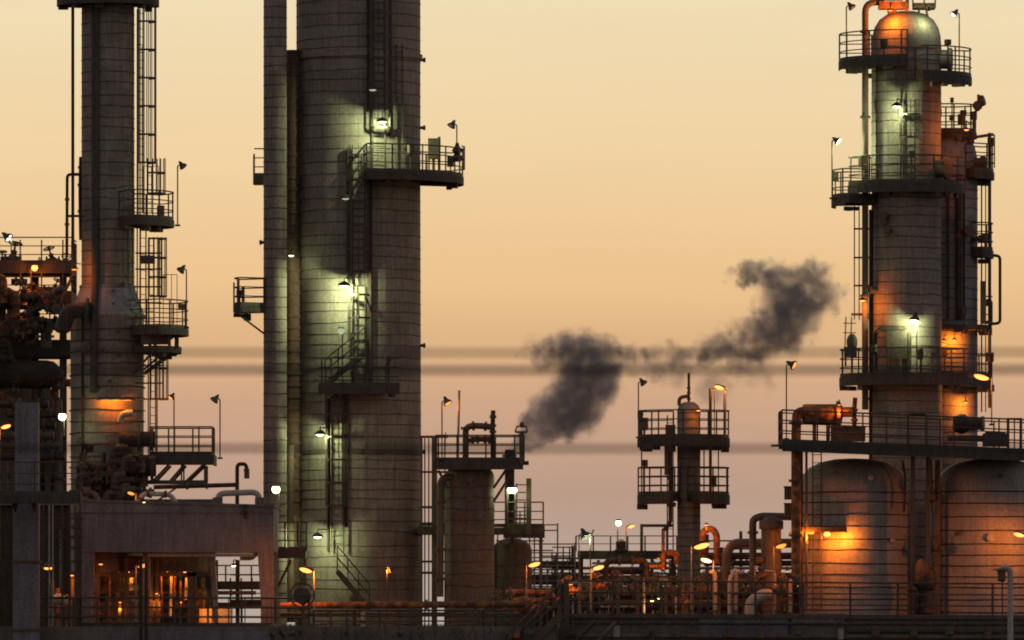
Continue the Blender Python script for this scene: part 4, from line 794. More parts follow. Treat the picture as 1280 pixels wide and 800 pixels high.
pipe('orange_pipe', 'short lit orange pipe with a hooked top, right of the small column', [P(878, 705, 304), P(878, 664, 304), P(890, 660, 304), P(896, 668, 304), P(896, 705, 304)], m(4.2), 'rusty', bend=.3, fl=(.4,))
wall_lamp('orange bulb on top of the hooked pipe right of the small column', P(883, 655, 303), P(879, 661, 303.6), 'orange', 60, size=.42)
pipe('orange_pipe', 'small arched orange pipe just left of the small column foot', [P(829, 713, 304), P(829, 694, 304), P(836, 690, 304), P(846, 692, 304), P(846, 706, 304)], m(4), 'rusty', bend=.3, fl=(.5,))
pipe('orange_pipe', 'thin upright orange pipe beside the small arched one', [P(829, 712, 303.6), P(829, 662, 303.6)], m(2.2), 'rusty')
pipe('orange_pipe', 'low orange pipe running left from the small arched one', [P(812, 708, 303.8), P(834, 708, 303.8)], m(2.6), 'rusty', fl=(.5,))
wall_lamp('small orange lamp by the arched orange pipe', P(823, 697, 302.8), P(829, 693, 303.4), 'orange_dim', 70, size=.3)
for k, (a, b_, py, r) in enumerate(((757, 808, 701, 4.2), (744, 812, 713, 3.6))):
    pipe('arch_pipe', ('upper of two flat arch pipes low in the rack left of the small column', 'lower of two flat arch pipes low in the rack left of the small column')[k], [P(a, 742, 304 + k), P(a, py + 4, 304 + k), P(a + 5, py, 304 + k), P(b_ - 5, py, 304 + k), P(b_, py + 4, 304 + k), P(b_, 742, 304 + k)], m(r), 'pipedark', bend=.3, fl=(.5, 2.3, 2.7))
t = thing('pipe_bridge', P(780, 778, 312), 'dark pipe bridge beam with a thin railing left of the small column', 'pipe bridge')
b = MB(); b.bar(P(722, 693, 312), P(846, 693, 312), .5, .3); b.build('beam', 'steel', t)
b = MB(); rails(b, [P(720, 689, 311.7), P(846, 689, 311.7)], h=.62, levels=(.62, .3), sp=.7, toe=False, rr=.022); b.build('railing', 'rail', t)
for px in (726, 802, 842): b = MB(); b.bar(P(px, 832, 312), P(px, 694, 312), .2, .2); b.build('post', 'steel', t)
b = MB(); b.bar(P(802, 694, 311.6), P(802, 655, 311.6), .12, .12); b.bar(P(802, 657, 311.6), P(842, 657, 311.6), .1, .12); b.bar(P(834, 694, 311.6), P(834, 655, 311.6), .1, .1); b.build('hoist_frame', 'steel', t)
t = thing('pump', P(776, 690, 311), 'small dark motor standing on the pipe bridge', 'pump'); b = MB(); b.lathe([(.25, 0), (.28, .1), (.2, .15), (.2, .45), (.08, .55)], P(776, 691, 311.3), 14); b.build('motor', 'steel', t); b = MB(); b.box(P(776, 691, 311.3), (.7, .3, .08)); b.build('plinth', 'steel', t)
pole_lamp('distant pale green globe lamp on a stalk above the pipe bridge', 772, 691, 654, 311.5, 1, 'green', 10, style='globe', size=.8, arm=.02)
pole_lamp('distant blurred orange lamp above the pipe bridge, right of the pale green globe', 783, 691, 658, 330, 1, 'orange', 20, style='cobra', size=.5)
pole_lamp('floodlight with greenish lens on tall pole behind the foreground stairs', 724, 830, 668, 296, 1, 'green', 26, size=.95, tilt=30, glowm='green_dim')
rt = thing('whip_mast', P(739, 770, 296), 'slanting thin rod tip beside the greenish floodlight', 'mast'); b = MB(); b.tube([P(738, 770, 296), P(738, 672, 296), P(742, 662, 296)], .035, 6); b.build('mast_rod', 'rail', rt)
for px, yt, lab, w_, sz in ((738.5, 709, 'orange lamp on a lit post beside the greenish floodlight', 85, .72), (864, 681, 'bright orange lamp on a short lit post in front of the small column', 110, 1.0), (658, 705, 'orange lamp on a lit post near the foreground stairs', 80, .75)):
    pole_lamp(lab, px, 765, yt, 295.5, 1, 'orange', w_ * .6, style='cobra', size=sz)
pole_lamp('bright orange lamp curving left on a post before the foot of the broad tower', 393, 790, 712, 291, -1, 'orange', 260, style='cobra', size=.8)
pole_lamp('small dim orange floodlight on a thin post before the broad tower', 484, 775, 712, 294, 1, 'orange_dim', 110, size=.6, tilt=-60)
pole_lamp('orange lamp leaning left among the valves right of the small column', 892, 765, 700, 298, -1, 'orange_dim', 70, style='cobra', size=.7, glowm='warm')
wall_lamp('pair of warm orange lamps low behind the long railing, left one', P(815, 750, 297), P(815, 744, 297.5), 'warm', 14, size=.4)
wall_lamp('pair of warm orange lamps low behind the long railing, right one', P(824, 747, 297), P(824, 742, 297.5), 'warm', 14, size=.4)
wall_lamp('small orange lamp at the left end post of the long railing', P(713, 729, 296), P(713, 724, 296.4), 'orange_dim', 30, size=.5)
wall_lamp('tiny orange bulb between the arch pipes', P(945, 709, 301), P(945, 704, 301.5), 'orange', 24, size=.3)
wall_lamp('tiny reddish bulb beside the lit pipe left of the first tank', P(984, 713, 297.5), P(984, 708, 298), 'orange_dim', 16, size=.35)
pipe('elbow_pipe', 'pale round elbow pipe low behind the long railing', [P(938, 768, 296.8), P(938, 752, 296.8), P(955, 742, 296.8), P(962, 744, 297.4)], m(7), 'pipelight', bend=.5, n=16)
pipe('bent_pipe', 'tall pale bent pipe in the pipe rack right of the small column', [P(912, 770, 297.2), P(912, 722, 297.2), P(920, 712, 297.6)], m(2.4), 'pipelight', bend=.3)
# rack clutter: horizontal runs, risers, valves
hx = [(0, 640, 1000, 728, 310, 3.2, 'pipedark'), (1, 690, 1000, 736, 306, 2.6, 'pipe'), (2, 700, 930, 744, 303, 3.4, 'pipedark'), (3, 760, 990, 752, 300, 2.2, 'pipe'), (4, 690, 990, 760, 301, 3.2, 'pipedark'), (5, 850, 995, 720, 308, 3.0, 'pipe'), (6, 690, 860, 721, 314, 2.2, 'rusty')]
hl = ['long dark pipe furthest back in the low pipe rack', 'thin brown pipe of the low rack, second from the top', 'stout dark pipe in the middle of the low rack', 'thinnest brown pipe near the front of the low rack', 'lowest dark pipe of the low rack, half behind the kerb wall', 'brown pipe of the low rack at the level of the valves', 'thin rusty pipe along the back left of the low rack']
for k, x0, x1, py, yy, r, mt_ in hx:
    pipe('rack_pipe', hl[k], [P(x0, py, yy), P(x1, py, yy)], m(r), mt_, fl=[rng.uniform(.05, .95) for _ in range(4)], group='horizontal pipes of the low rack')
for i in range(46):
    px = 700 + i * 6.4 + rng.uniform(-2.5, 2.5); top = rng.uniform(712, 748) if px > 850 else rng.uniform(722, 750)
    yy = rng.uniform(297, 309); k = rng.random()
    pts = [P(px, 785, yy), P(px, top, yy)] if k < .5 else [P(px, 785, yy), P(px, top, yy), P(px + rng.choice((-1, 1)) * rng.uniform(5, 14), top, yy)]
    pipe('riser_pipe', 'small riser pipe in the crowded low rack behind the long railing', pts, m(rng.uniform(1.0, 2.7)), rng.choice(['pipe', 'pipedark', 'pipelight', 'galv', 'pipe']), fl=(.3, .62), bend=.18, group='risers of the low pipe rack')
for i in range(34):
    px = 705 + i * 8.6 + rng.uniform(-3, 3); py = rng.uniform(722, 758) if px > 840 else rng.uniform(730, 758)
    valve('handwheel valve in the crowded low rack behind the long railing', P(px, py, rng.uniform(296.5, 303)), rng.uniform(.7, 1.15), 'valves of the low pipe rack', (rng.uniform(-.5, .5), -.5, 1), rng.choice(['steel', 'pipe', 'rusty', 'steel']))
for i in range(9):
    px = 708 + i * 31 + rng.uniform(-6, 6); h = rng.uniform(24, 42)
    t = thing('pipe_portal', P(px, 785, 305), 'steel portal frame carrying the low pipe rack', 'frame', 'portal frames of the low pipe rack')
    b = MB()
    b.bar(P(px, 790, 299.5), P(px, 770 - h, 299.5), .14, .14); b.build('post', 'steel', t); b = MB(); b.bar(P(px, 790, 309), P(px, 770 - h, 309), .14, .14); b.build('post', 'steel', t)
    b = MB(); b.bar(P(px, 772 - h, 299.4), P(px, 772 - h, 309.1), .12, .16); b.build('cross_beam', 'steel', t)
for k, (yf, xa, xb, kt) in enumerate(((303.5, 700, 990, 752), (308, 690, 1000, 741), (299, 735, 985, 764))):
    t = thing('railing', P((xa + xb) / 2, kt, yf), ('thin railing in the middle of the low pipe rack', 'farthest thin railing at the back of the low pipe rack', 'nearest low thin railing inside the pipe rack')[k], 'railing', 'thin railings inside the pipe rack')
    b = MB(); rails(b, [P(xa, kt, yf), P(xb, kt, yf)], h=.95, levels=(.95, .65, .35), sp=1.1, rr=.024, pr=.026, toe=False); b.build('rail_set', 'rail', t)
for i in range(40):
    px = 695 + i * 7.5 + rng.uniform(-3, 3); pipe('thin_tube', 'thin instrument tube standing in the low pipe rack', [P(px, 780, rng.uniform(297, 310)), P(px, rng.uniform(706, 745), rng.uniform(297, 310)) * 1.0], m(rng.uniform(.6, 1.0)), rng.choice(['galv', 'rail', 'pipe']), group='thin tubes of the low pipe rack')
for i in range(14):
    x0 = rng.uniform(690, 930); py = rng.uniform(715, 762); pipe('cross_tube', 'thin level tube crossing the low pipe rack', [P(x0, py, 298 + i * .8), P(x0 + rng.uniform(40, 90), py, 298 + i * .8)], m(rng.uniform(.9, 1.8)), rng.choice(['pipedark', 'pipe', 'galv', 'rusty']), fl=(.3, .8), group='level tubes of the low pipe rack')
t = thing('far_pipe_rack', P(845, 778, 322), 'far open lattice of posts and level pipes behind the low pipe rack', 'pipe rack')
for i, px in enumerate((694, 716, 748, 772, 815, 838, 884, 902, 926, 950, 974)): b = MB(); b.bar(P(px, 800, 322), P(px, (694, 682, 700, 708, 690, 700, 668, 684, 664, 700, 690)[i], 322), .13, .13); b.build('post', 'steel', t)
for py, x0, x1, r in ((698, 690, 840, 1.2), (704, 740, 1000, 1.6), (710, 690, 1000, 2.0), (717, 690, 1000, 1.4), (723, 690, 1000, 2.4), (730, 690, 1000, 1.8), (686, 880, 960, 1.2), (676, 880, 930, 1.1)): b = MB(); b.tube([P(x0, py, 321.7), P(x1, py, 321.7)], m(r), 7); b.build('level_pipe', rng.choice(['steel', 'pipe', 'galv']), t)
for x0, y0, x1, y1 in ((694, 724, 716, 698), (748, 724, 772, 710), (838, 722, 815, 700), (902, 722, 926, 690), (950, 722, 926, 690)): b = MB(); b.tube([P(x0, y0, 322.2), P(x1, y1, 322.2)], .04, 6); b.build('brace', 'steel', t)
t = thing('backdrop_building', P(830, 790, 317), 'low dark added backdrop building closing off the back of the low pipe rack', 'building')  # dark backdrop added to block the bright sky behind the rack
b = MB(); b.box((X(815, 317), 317, Z(780, 317)), (m(390, 317), 4, m(84, 317))); b.build('wall', 'backdrop', t)
b = MB(); b.box((X(815, 317), 317, Z(737, 317)), (m(394, 317), 4.4, .16)); b.build('roof', 'concdark', t)
# ================================================================== concrete table structure
Y = 293.0
t = thing('concrete_platform', P(221, 832, Y), 'massive grey concrete table on tapering legs beside the slim tower', 'concrete frame')
b = MB(); zt0, zt1 = Z(627, Y), Z(634, Y); x0, x1 = X(101, Y), X(342, Y); zb = Z(690, Y)
b.hexa([(x0, Y, zb), (x1, Y, zb), (x1, Y + 6, zb), (x0, Y + 6, zb)], [(x0, Y, zt0), (x1, Y, zt1), (x1, Y + 6, zt1), (x0, Y + 6, zt0)])
b.box((X(221, Y), Y - .02, Z(640, Y)), (m(240, Y), .05, .05)); b.build('beam', 'concrete', t)
b = MB(); b.hexa([(X(100, Y), Y - .05, zt0 + .003), (X(342.6, Y), Y - .05, zt1 + .003), (X(342.6, Y), Y + 6.05, zt1 + .003), (X(100, Y), Y + 6.05, zt0 + .003)], [(X(100, Y), Y - .05, zt0 + .09), (X(342.6, Y), Y - .05, zt1 + .09), (X(342.6, Y), Y + 6.05, zt1 + .09), (X(100, Y), Y + 6.05, zt0 + .09)]); b.build('coping', 'concdark', t)
for yy in (Y + .02, Y + 5.2):
    for xa, xb, xc, xd in ((103, 118, 104, 111), (322, 341.5, 331, 343)):
        b = MB(); zz = zb - .002
        b.hexa([(X(xc, Y), yy, 0), (X(xd, Y), yy, 0), (X(xd, Y), yy + .7, 0), (X(xc, Y), yy + .7, 0)], [(X(xa, Y), yy, zz), (X(xb, Y), yy, zz), (X(xb, Y), yy + .7, zz), (X(xa, Y), yy + .7, zz)]); b.build('leg', 'concrete', t)
b = MB(); b.hexa([(X(269, Y), Y + .6, 0), (X(275, Y), Y + .6, 0), (X(275, Y), Y + 1, 0), (X(269, Y), Y + 1, 0)], [(X(261, Y), Y + .6, zb - .01), (X(268, Y), Y + .6, zb - .01), (X(268, Y), Y + 1, zb - .01), (X(261, Y), Y + 1, zb - .01)]); b.build('strut', 'concrete', t)
b = MB(); b.bar((X(182, Y), Y + .7, 0), (X(182, Y), Y + .7, zb - .01), .3, .3); b.build('strut', 'concdark', t)
b = MB(); b.hexa([(X(118, Y), Y + 1, Z(716, Y)), (X(146, Y), Y + 1, Z(716, Y)), (X(146, Y), Y + 3, Z(716, Y)), (X(118, Y), Y + 3, Z(716, Y))], [(X(119, Y), Y + 1, zb - .01), (X(142, Y), Y + 1, zb - .01), (X(142, Y), Y + 3, zb - .01), (X(119, Y), Y + 3, zb - .01)]); b.build('hopper', 'steel', t)
b = MB(); b.bar(P(184, 694, Y + .3), P(322, 694, Y + .3), .16, .12); b.build('cable_tray', 'galv', t)
pipe('vent_pipe', 'pale pipe loop standing on top of the concrete table near its right end', [P(272, 636, Y + 1), P(272, 617, Y + 1), P(324, 615, Y + 1), P(324, 636, Y + 1)], m(3.8), 'pipelight', bend=.3, n=14)
for px, w_ in ((272, 12), (325, 12)): tag(MB().box(P(px, 630, Y + 1), (m(w_), .4, .5)).build('pedestal', 'concdark'), 'concrete pedestal under the %s foot of the pale pipe loop' % ('left' if px < 300 else 'right'), 'pedestal')
pipe('vent_pipe', 'pale grey pipe run with end flanges on the concrete table beside the braced platform', [P(172, 630, Y + 1.5), P(178, 617, Y + 1.5), P(214, 618, Y + 1.5), P(221, 632, Y + 1.5)], m(3), 'pipelight', bend=.25, fl=(.5, 1.2, 1.8))
pipe('vent_pipe', 'pinkish pipe stub with flange on the left end of the concrete table', [P(105, 616, Y + 1), P(118, 617, Y + 1), P(123, 628, Y + 1)], m(4), 'pipe', bend=.25, fl=(.5,))
pipe('gooseneck_vent', 'thin gooseneck vent with a boxed tip rising from the concrete table', [P(296.5, 634, Y + 2), P(296.5, 580, Y + 2), P(308, 580, Y + 2), P(308.5, 594, Y + 2)], .075, 'pipedark', bend=.15, fl=(2.55,))
tag(MB().box(P(308.5, 594, Y + 2), (.2, .2, .26)).build('vent_box', 'pipe'), 'small boxed filter at the tip of the gooseneck vent', 'vent filter')
pipe('branch_pipe', 'dark horizontal pipe reaching from the braced platform to the gooseneck vent', [P(192, 609, Y + 2), P(262, 607, Y + 2), P(296, 606, Y + 2)], .085, 'pipedark', fl=(.6, .95))
pipe('stub_pipe', 'small dark stub with a cap on the right end of the concrete table', [P(307, 648, Y - .15), P(307, 630, Y - .15)], .07, 'pipedark', fl=(.6,))
pole_lamp('small orange lamp cluster on the concrete table beside the pale grey pipe run', 170, 634, 617, Y + .8, -1, 'orange_dim', 14, size=.45, style='cobra', foot=False)
wall_lamp('tiny yellow bulb low on the concrete table beside the lamp cluster', P(180, 627, Y - .25), P(180, 622, Y + .1), 'warm', 0, size=.28)
# under the table
t = thing('girder', P(205, 706, Y + 2.2), 'deep dark girder with flanges slung under the concrete table', 'girder')
b = MB(); b.box((X(204, Y), Y + 1.9, Z(705, Y)), (m(116, Y), .12, m(16, Y))); b.build('web', 'steel', t)
for py in (696.5, 713.6): b = MB(); b.box((X(204, Y), Y + 1.9, Z(py, Y)), (m(116, Y), .5, .04)); b.build('flange', 'steel', t)
wall_lamp('small bright orange lamp inside the dark hopper under the concrete table', P(126, 704, Y + .6), P(122, 699, Y + .9), 'orange', 3, size=.42)
pole_lamp('orange lit cobra lamp on a post under the concrete table, left half', 170, 780, 707, Y - .3, 1, 'orange_dim', 18, style='cobra', size=.62)
wall_lamp('small greenish white lamp under the concrete table, near its right leg', P(292, 706, Y + 1.2), P(296, 700, Y + 1.6), 'green', 16, size=.48)
t = thing('pipe_support', P(190, 720, Y + 1.2), 'lit steel crossbeam hanging under the concrete table', 'beam')
b = MB(); b.bar(P(116, 718, Y + 1.3), P(264, 718, Y + 1.3), .14, .14); b.build('beam_rail', 'pipe', t)
for px in (146, 262): b = MB(); b.bar(P(px, 718, Y + 1.3), P(px, 691, Y + 1.3), .1, .1); b.build('hanger', 'steel', t)
for px, top, bot, r, mt_ in ((138, 721, 775, 1.3, 'rusty'), (157, 722, 742, 1.8, 'pipelight'), (165, 722, 738, 3, 'pipelight'), (203, 718, 770, 1.3, 'rusty'), (213, 718, 770, 1.7, 'pipelight'), (217.5, 718, 768, 1.1, 'rusty'), (226, 726, 760, 1.2, 'rusty'), (232, 722, 750, 1.6, 'pipelight'), (148, 740, 783, 2.4, 'pipe'), (241, 730, 783, 3, 'pipedark'), (254, 722, 760, 2.6, 'pipedark'), (189, 725, 783, 2.2, 'pipedark')):
    pipe('hanging_pipe', 'thin vertical pipe catching orange light under the concrete table', [P(px, bot, Y + 2), P(px + rng.uniform(-2, 2), top, Y + 2)], m(r), mt_, fl=(.5,), group='vertical pipes under the concrete table')
for px, py, wts in ((160, 714, 20), (209, 713, 26), (231, 714, 16)):  # lamps added out of sight to turn the hanging pipes orange
    wall_lamp('added hooded orange lamp hidden behind the crossbeam under the concrete table, %s' % {160: 'leftmost', 209: 'middle', 231: 'rightmost'}[px], P(px, py, Y + 1.75), P(px, py - 8, Y + 2.1), 'orange', wts, size=.36)
t = thing('stepped_valve_block', P(195, 783, Y + 1.4), 'small stepped valve block glowing orange under the concrete table', 'valve block')
b = MB(); b.box(P(195, 772, Y + 1.6), (.3, .3, .7)); b.build('block_base', 'pipe', t); b = MB(); b.box(P(195, 757, Y + 1.6), (.34, .34, .34)); b.build('block_body', 'pipelight', t); b = MB(); b.lathe([(.1, 0), (.12, .2), (.05, .3)], P(196, 750, Y + 1.6), 10); b.build('cap', 'pipelight', t)
wall_lamp('orange lamp over the small stepped valve block', P(196, 741, Y + 1.0), P(196, 736, Y + 1.4), 'orange', 24, size=.3)
t = thing('switch_cabinet', P(271, 783, Y + 2.4), 'wide steel cabinet glowing bright orange low under the concrete table', 'cabinet')
b = MB(); b.box(P(270, 773, Y + 2.6), (m(40), .8, m(24))); b.build('cabinet_body', 'pipelight', t)
for k in range(3): b = MB(); b.box(P(257 + k * 13, 773, Y + 2.19), (m(11), .03, m(20))); b.build('cabinet_door', 'pipelight', t)
wall_lamp('small added orange lamp low under the concrete table, near its left leg', P(150, 752, Y + 1.3), P(150, 746, Y + 1.7), 'orange', 22, size=.3)  # extra lamp, added to light the risers
wall_lamp('small added orange lamp low under the concrete table, between the lit pipes and the cabinet', P(226, 752, Y + 1.3), P(226, 746, Y + 1.7), 'orange', 30, size=.3)  # second extra lamp, added to put orange light on the pipes
wall_lamp('added orange lamp shining on the wide steel cabinet', P(262, 757, Y + 1.6), P(262, 752, Y + 2.0), 'orange', 60, size=.4)  # lamp added close in front to make the cabinet bright orange
for px, wd, top in ((158, .16, 697), (187, .24, 697), (196, .12, 697), (240, .34, 716), (122, .14, 716), (150, .1, 722)): b = MB(); b.bar(P(px, 832, Y + 1.4), P(px, top, Y + 1.4), wd, wd); tag(b.build('steel_post', 'steel'), 'dark upright steel post under the concrete table', 'post', 'steel posts under the concrete table')
t = thing('drum_vessel', P(243, 832, Y + 3), 'dark upright drum under the concrete table beside its slim strut', 'vessel'); b = MB(); b.lathe([(.4, 0), (.4, Z(742, Y)), (.34, Z(736, Y)), (.1, Z(732, Y))], V((X(245, Y), Y + 3, 0)), 24); b.build('shell', 'pipedark', t)
t = thing('railing', P(225, 783, 291.2), 'thin second railing behind the long one, before the concrete table', 'railing'); b = MB(); rails(b, [P(102, 783, 291.4), P(340, 783, 291.4)], h=1.05, sp=.62, rr=.024, pr=.024); b.build('rail_set', 'rail', t)
for i in range(10):
    px = 128 + i * 14 + rng.uniform(-4, 4); py = rng.uniform(700, 764)
    valve('valve in the dark pipework under the concrete table', P(px, py, Y + rng.uniform(2.5, 4.5)), rng.uniform(.8, 1.3), 'valves under the concrete table', (.2, -.6, 1), rng.choice(['steel', 'rusty', 'pipe']))
for k, (py, r) in enumerate(((700, 5), (711, 4), (741, 2.4), (756, 3), (768, 2))):
    pipe('under_pipe', ('thickest dark pipe right below the concrete slab', 'second dark pipe below the concrete slab', 'thin mid height pipe under the concrete table', 'brown pipe at knee height under the concrete table', 'lowest thin pipe under the concrete table')[k], [P(112, py, Y + 4.2), P(262 if k != 2 else 320, py, Y + 4.2)], m(r), ('pipedark', 'pipedark', 'pipe', 'pipe', 'rusty')[k], fl=(.3, .55, .85))
t = thing('service_platform', P(300, 783, 299), 'far railed platform seen through the gap by the right leg of the concrete table', 'platform')
b = MB(); b.box(P(296, 734, 299), (m(62), 1.2, .18)); b.build('deck', 'grate', t); b = MB(); rails(b, [P(266, 731, 298.5), P(328, 731, 298.5)], h=.75, sp=.5, levels=(.75, .4)); b.build('railing', 'rail', t)
b = MB(); b.box(P(298, 757, 299), (m(66), 1.2, .24)); b.build('deck', 'grate', t); b = MB(); rails(b, [P(288, 754, 298.4), P(332, 754, 298.4)], h=.98, sp=.42); b.build('railing', 'rail', t)
for px in (270, 297): b = MB(); b.bar(P(px, 832, 299), P(px, 700, 299), .16, .16); b.build('post', 'steel', t)
pipe('hook_pipe', 'dark bent pipe end just left of the right leg of the concrete table', [P(300, 698, Y + 2), P(316, 698, Y + 2), P(321, 690, Y + 2)], .08, 'pipedark', bend=.15)
# ================================================================== concrete column and walkway, west edge
Y = 288.0
t = thing('concrete_pillar', P(32, 832, Y), 'tall plain grey concrete pillar at the left edge of the view', 'pillar')
b = MB(); b.box((X(32, Y), Y + .5, Z(737, Y)), (m(32, Y), m(32, Y), Z(641, Y) - 0 + .0)); b.v = [(x, y, max(0, z) if z < 3 else Z(628, Y)) for x, y, z in b.v]; b.build('pillar_shaft', 'concrete', t)
b = MB(); b.box((X(33, Y), Y + .5, (Z(628, Y) + Z(503, Y)) / 2), (m(29, Y), m(29, Y), Z(503, Y) - Z(628, Y) - .01)); b.build('upper_shaft', 'concrete', t)
for py in (702, 787): b = MB(); b.box((X(32, Y), Y + .5, Z(py, Y)), (m(36, Y), m(36, Y), .09)); b.build('strap', 'steel', t)
b = MB(); b.lathe([(.07, 0), (.07, .12), (.03, .16)], P(24, 503, Y + .2), 8); b.build('anchor_stub', 'steel', t)
Y = 286.5
t = thing('walkway', P(40, 832, Y), 'dark railed walkway crossing in front of the tall concrete pillar', 'walkway')
b = MB(); b.box((X(38, Y), Y, Z(624, Y)), (m(128, Y), 1.3, .3)); b.build('deck', 'grate', t)
b = MB(); rails(b, [(X(-26, Y), Y - .6, Z(619, Y)), (X(101, Y), Y - .6, Z(619, Y)), (X(101, Y), Y + .6, Z(619, Y))], h=1.22, levels=(1.22, .8, .4), sp=1.05, rr=.028); b.build('railing', 'rail', t)
for px in (19, 43): b = MB(); b.hexa([P(px - 1, 640, Y + .6), P(px + 1, 640, Y + .6), P(px + 1, 640, Y + .75), P(px - 1, 640, Y + .75)], [P(px - 4, 629, Y - .3), P(px + 4, 629, Y - .3), P(px + 4, 629, Y + .75), P(px - 4, 629, Y + .75)]); b.build('bracket', 'steel', t)
t = thing('scaffold', P(75, 832, 291), 'dense dark tube scaffold between the concrete pillar and the concrete table', 'scaffold')
for px in (54, 61.5, 66, 78, 87, 94): b = MB(); b.tube([P(px, 832, 291), P(px, 632, 291)], .04, 6); b.build('upright', 'galv' if px in (61.5, 66) else 'rail', t)
for py in (648, 660, 671, 684, 702, 748, 759, 772): b = MB(); b.tube([P(50, py, 291.1), P(104, py, 291.1)], .035, 6); b.build('ledger', 'rail', t)
b = MB(); b.bar(P(98, 832, 291.6), P(98, 640, 291.6), .28, .28); b.build('post', 'steel', t)
t = thing('backdrop_building', P(110, 800, 319), 'big brown added shed wall closing off the view behind the concrete pillar', 'building')  # dark backdrop added so no sky shows under and beside the table
b = MB(); b.box((X(112, 321), 321, Z(720, 321)), (m(310, 321), 5, m(180, 321))); b.build('wall', 'backdrop', t)
b = MB(); b.box((X(112, 321), 321, Z(629, 321)), (m(316, 321), 5.5, .25)); b.build('roof', 'concdark', t)
for px in (75, 150, 225): b = MB(); b.box((X(px, 318), 318.46, Z(735, 318)), (.12, .1, m(150, 318))); b.build('pilaster', 'concdark', t)
wall_lamp('wide orange lamp behind the dense tube scaffold', P(60, 707, 293), P(60, 700, 293.5), 'orange', 55, size=1.0)
wall_lamp('narrow orange lamp behind the dense tube scaffold, nearer the table leg', P(90, 718, 294), P(90, 711, 294.5), 'orange', 50, size=.4)
for px, top, r in ((66, 724, 2), (91, 722, 2.6), (72, 735, 3), (83, 742, 2)): pipe('riser_pipe', 'short rusty riser behind the dense tube scaffold', [P(px, 800, 294.6), P(px, top, 294.6)], m(r), rng.choice(['rusty', 'pipe']), fl=(.5,), group='risers behind the dense tube scaffold')
t = thing('pale_valve', P(77, 770, 293), 'pale rounded valve body in the gloom behind the dense tube scaffold', 'valve'); b = MB(); b.ell(P(76, 750, 293), (.32, .25, .22), Matrix.Rotation(.5, 3, 'Y')); b.build('body', 'pipelight', t); b = MB(); b.lathe([(.1, 0), (.1, .4), (.2, .4), (.2, .48)], P(78, 754, 293), 12, (.4, 0, -1)); b.build('flange', 'pipe', t)
pole_lamp('bright orange lamp at the very left edge, on an orange lit post', -1, 700, 533, 290, 1, 'orange', 80, style='cobra', size=.62)
# far equipment behind the slim tower
Y = 326.0
t = thing('process_structure', P(40, 778, Y), 'far multi level steel structure with railed decks left of the slim tower', 'steel structure')
for px in (3, 79, 44): b = MB(); b.bar(P(px, 780, Y), P(px, 334, Y), .3, .3); b.build('post', 'steel', t)
for py, th, lab in ((338, .42, 0), (376, .6, 1), (437, .7, 2)):
    b = MB(); b.box((X(34, Y), Y, Z(py, Y)), (m(118, Y), 4, th)); dk = b.build('deck', 'grate' if not lab == 1 else 'rusty', t)
    if lab != 2: b = MB(); rails(b, [(X(-24, Y), Y - 1.95, Z(py - 6, Y)), (X(92, Y), Y - 1.95, Z(py - 6, Y)), (X(92, Y), Y + 1.9, Z(py - 6, Y))], h=1.0, sp=.9); b.build('railing', 'rail', dk)
b = MB(); rails(b, [(X(40, Y), Y - 2.4, Z(405, Y)), (X(88, Y), Y - 2.4, Z(405, Y))], h=1.3, levels=(1.3, 1.0, .66, .33), sp=.9); b.build('railing', 'rail', t)
b = MB(); b.box((X(66, Y), Y - 1.9, Z(409, Y)), (m(56, Y), 1.2, .25)); b.build('deck', 'grate', t)
t = thing('reactor_vessel', P(32, 778, Y + 4), 'broad brown vessel standing in the far steel structure', 'vessel'); b = MB(); b.lathe([(m(28, 330), 0), (m(28, 330), Z(402, 330)), (m(24, 330), Z(394, 330)), (m(6, 330), Z(391, 330))], P(18, 832, 330) * V((1, 1, 0)), 40); b.build('shell', 'brown', t)
MB().lathe([(m(29.5, 330), 0), (m(29.5, 330), .2)], V((X(18, 330), 330, Z(440, 330))), 40).build('hoop', 'steel', t); MB().lathe([(m(29.5, 330), 0), (m(29.5, 330), .2)], V((X(18, 330), 330, Z(540, 330))), 40).build('hoop', 'steel', t)
t = thing('horizontal_drum', P(34, 500, Y - 3), 'dark horizontal drum slung in the far steel structure', 'drum'); b = MB()
b.lathe([(.05, -m(60)), (.35, -m(56)), (.55, -m(46)), (.6, -m(40)), (.6, m(26)), (.54, m(36)), (.3, m(44)), (.05, m(50))], P(34, 468, Y - 2.6), 28, (1, 0, 0)); b.build('shell', 'pipedark', t)
for px in (6, 60): b = MB(); b.bar(P(px, 780, Y - 2.6), P(px, 485, Y - 2.6), .25, .4); b.build('saddle', 'steel', t)
for k, (px, py, lab) in enumerate(((3, 318, 'leftmost'), (16, 316, 'second'), (40, 322, 'middle'), (66, 322, 'fourth'), (82, 318, 'rightmost'))):
    valve(lab + ' of five dark safety valves on top of the far steel structure', P(px, (329, 324, 330, 326, 329)[k], Y), (1.0, 1.4, .8, 1.15, .9)[k], 'safety valves on the far structure', ((0, -.3, 1), (.2, -.3, 1), (.9, -.3, .3), (-.3, -.4, 1), (.1, -.8, .6))[k])
for px, py, ln in ((24, 352, 20), (62, 362, 34), (30, 394, 40), (20, 421, 50)): 
    pipe('deck_pipe', 'dark pipe on the decks of the far steel structure', [P(px - ln / 2, py, Y - 1.5), P(px + ln / 2, py, Y - 1.5)], m(4), 'pipedark', fl=(.3, .7), group='pipes on the far structure')
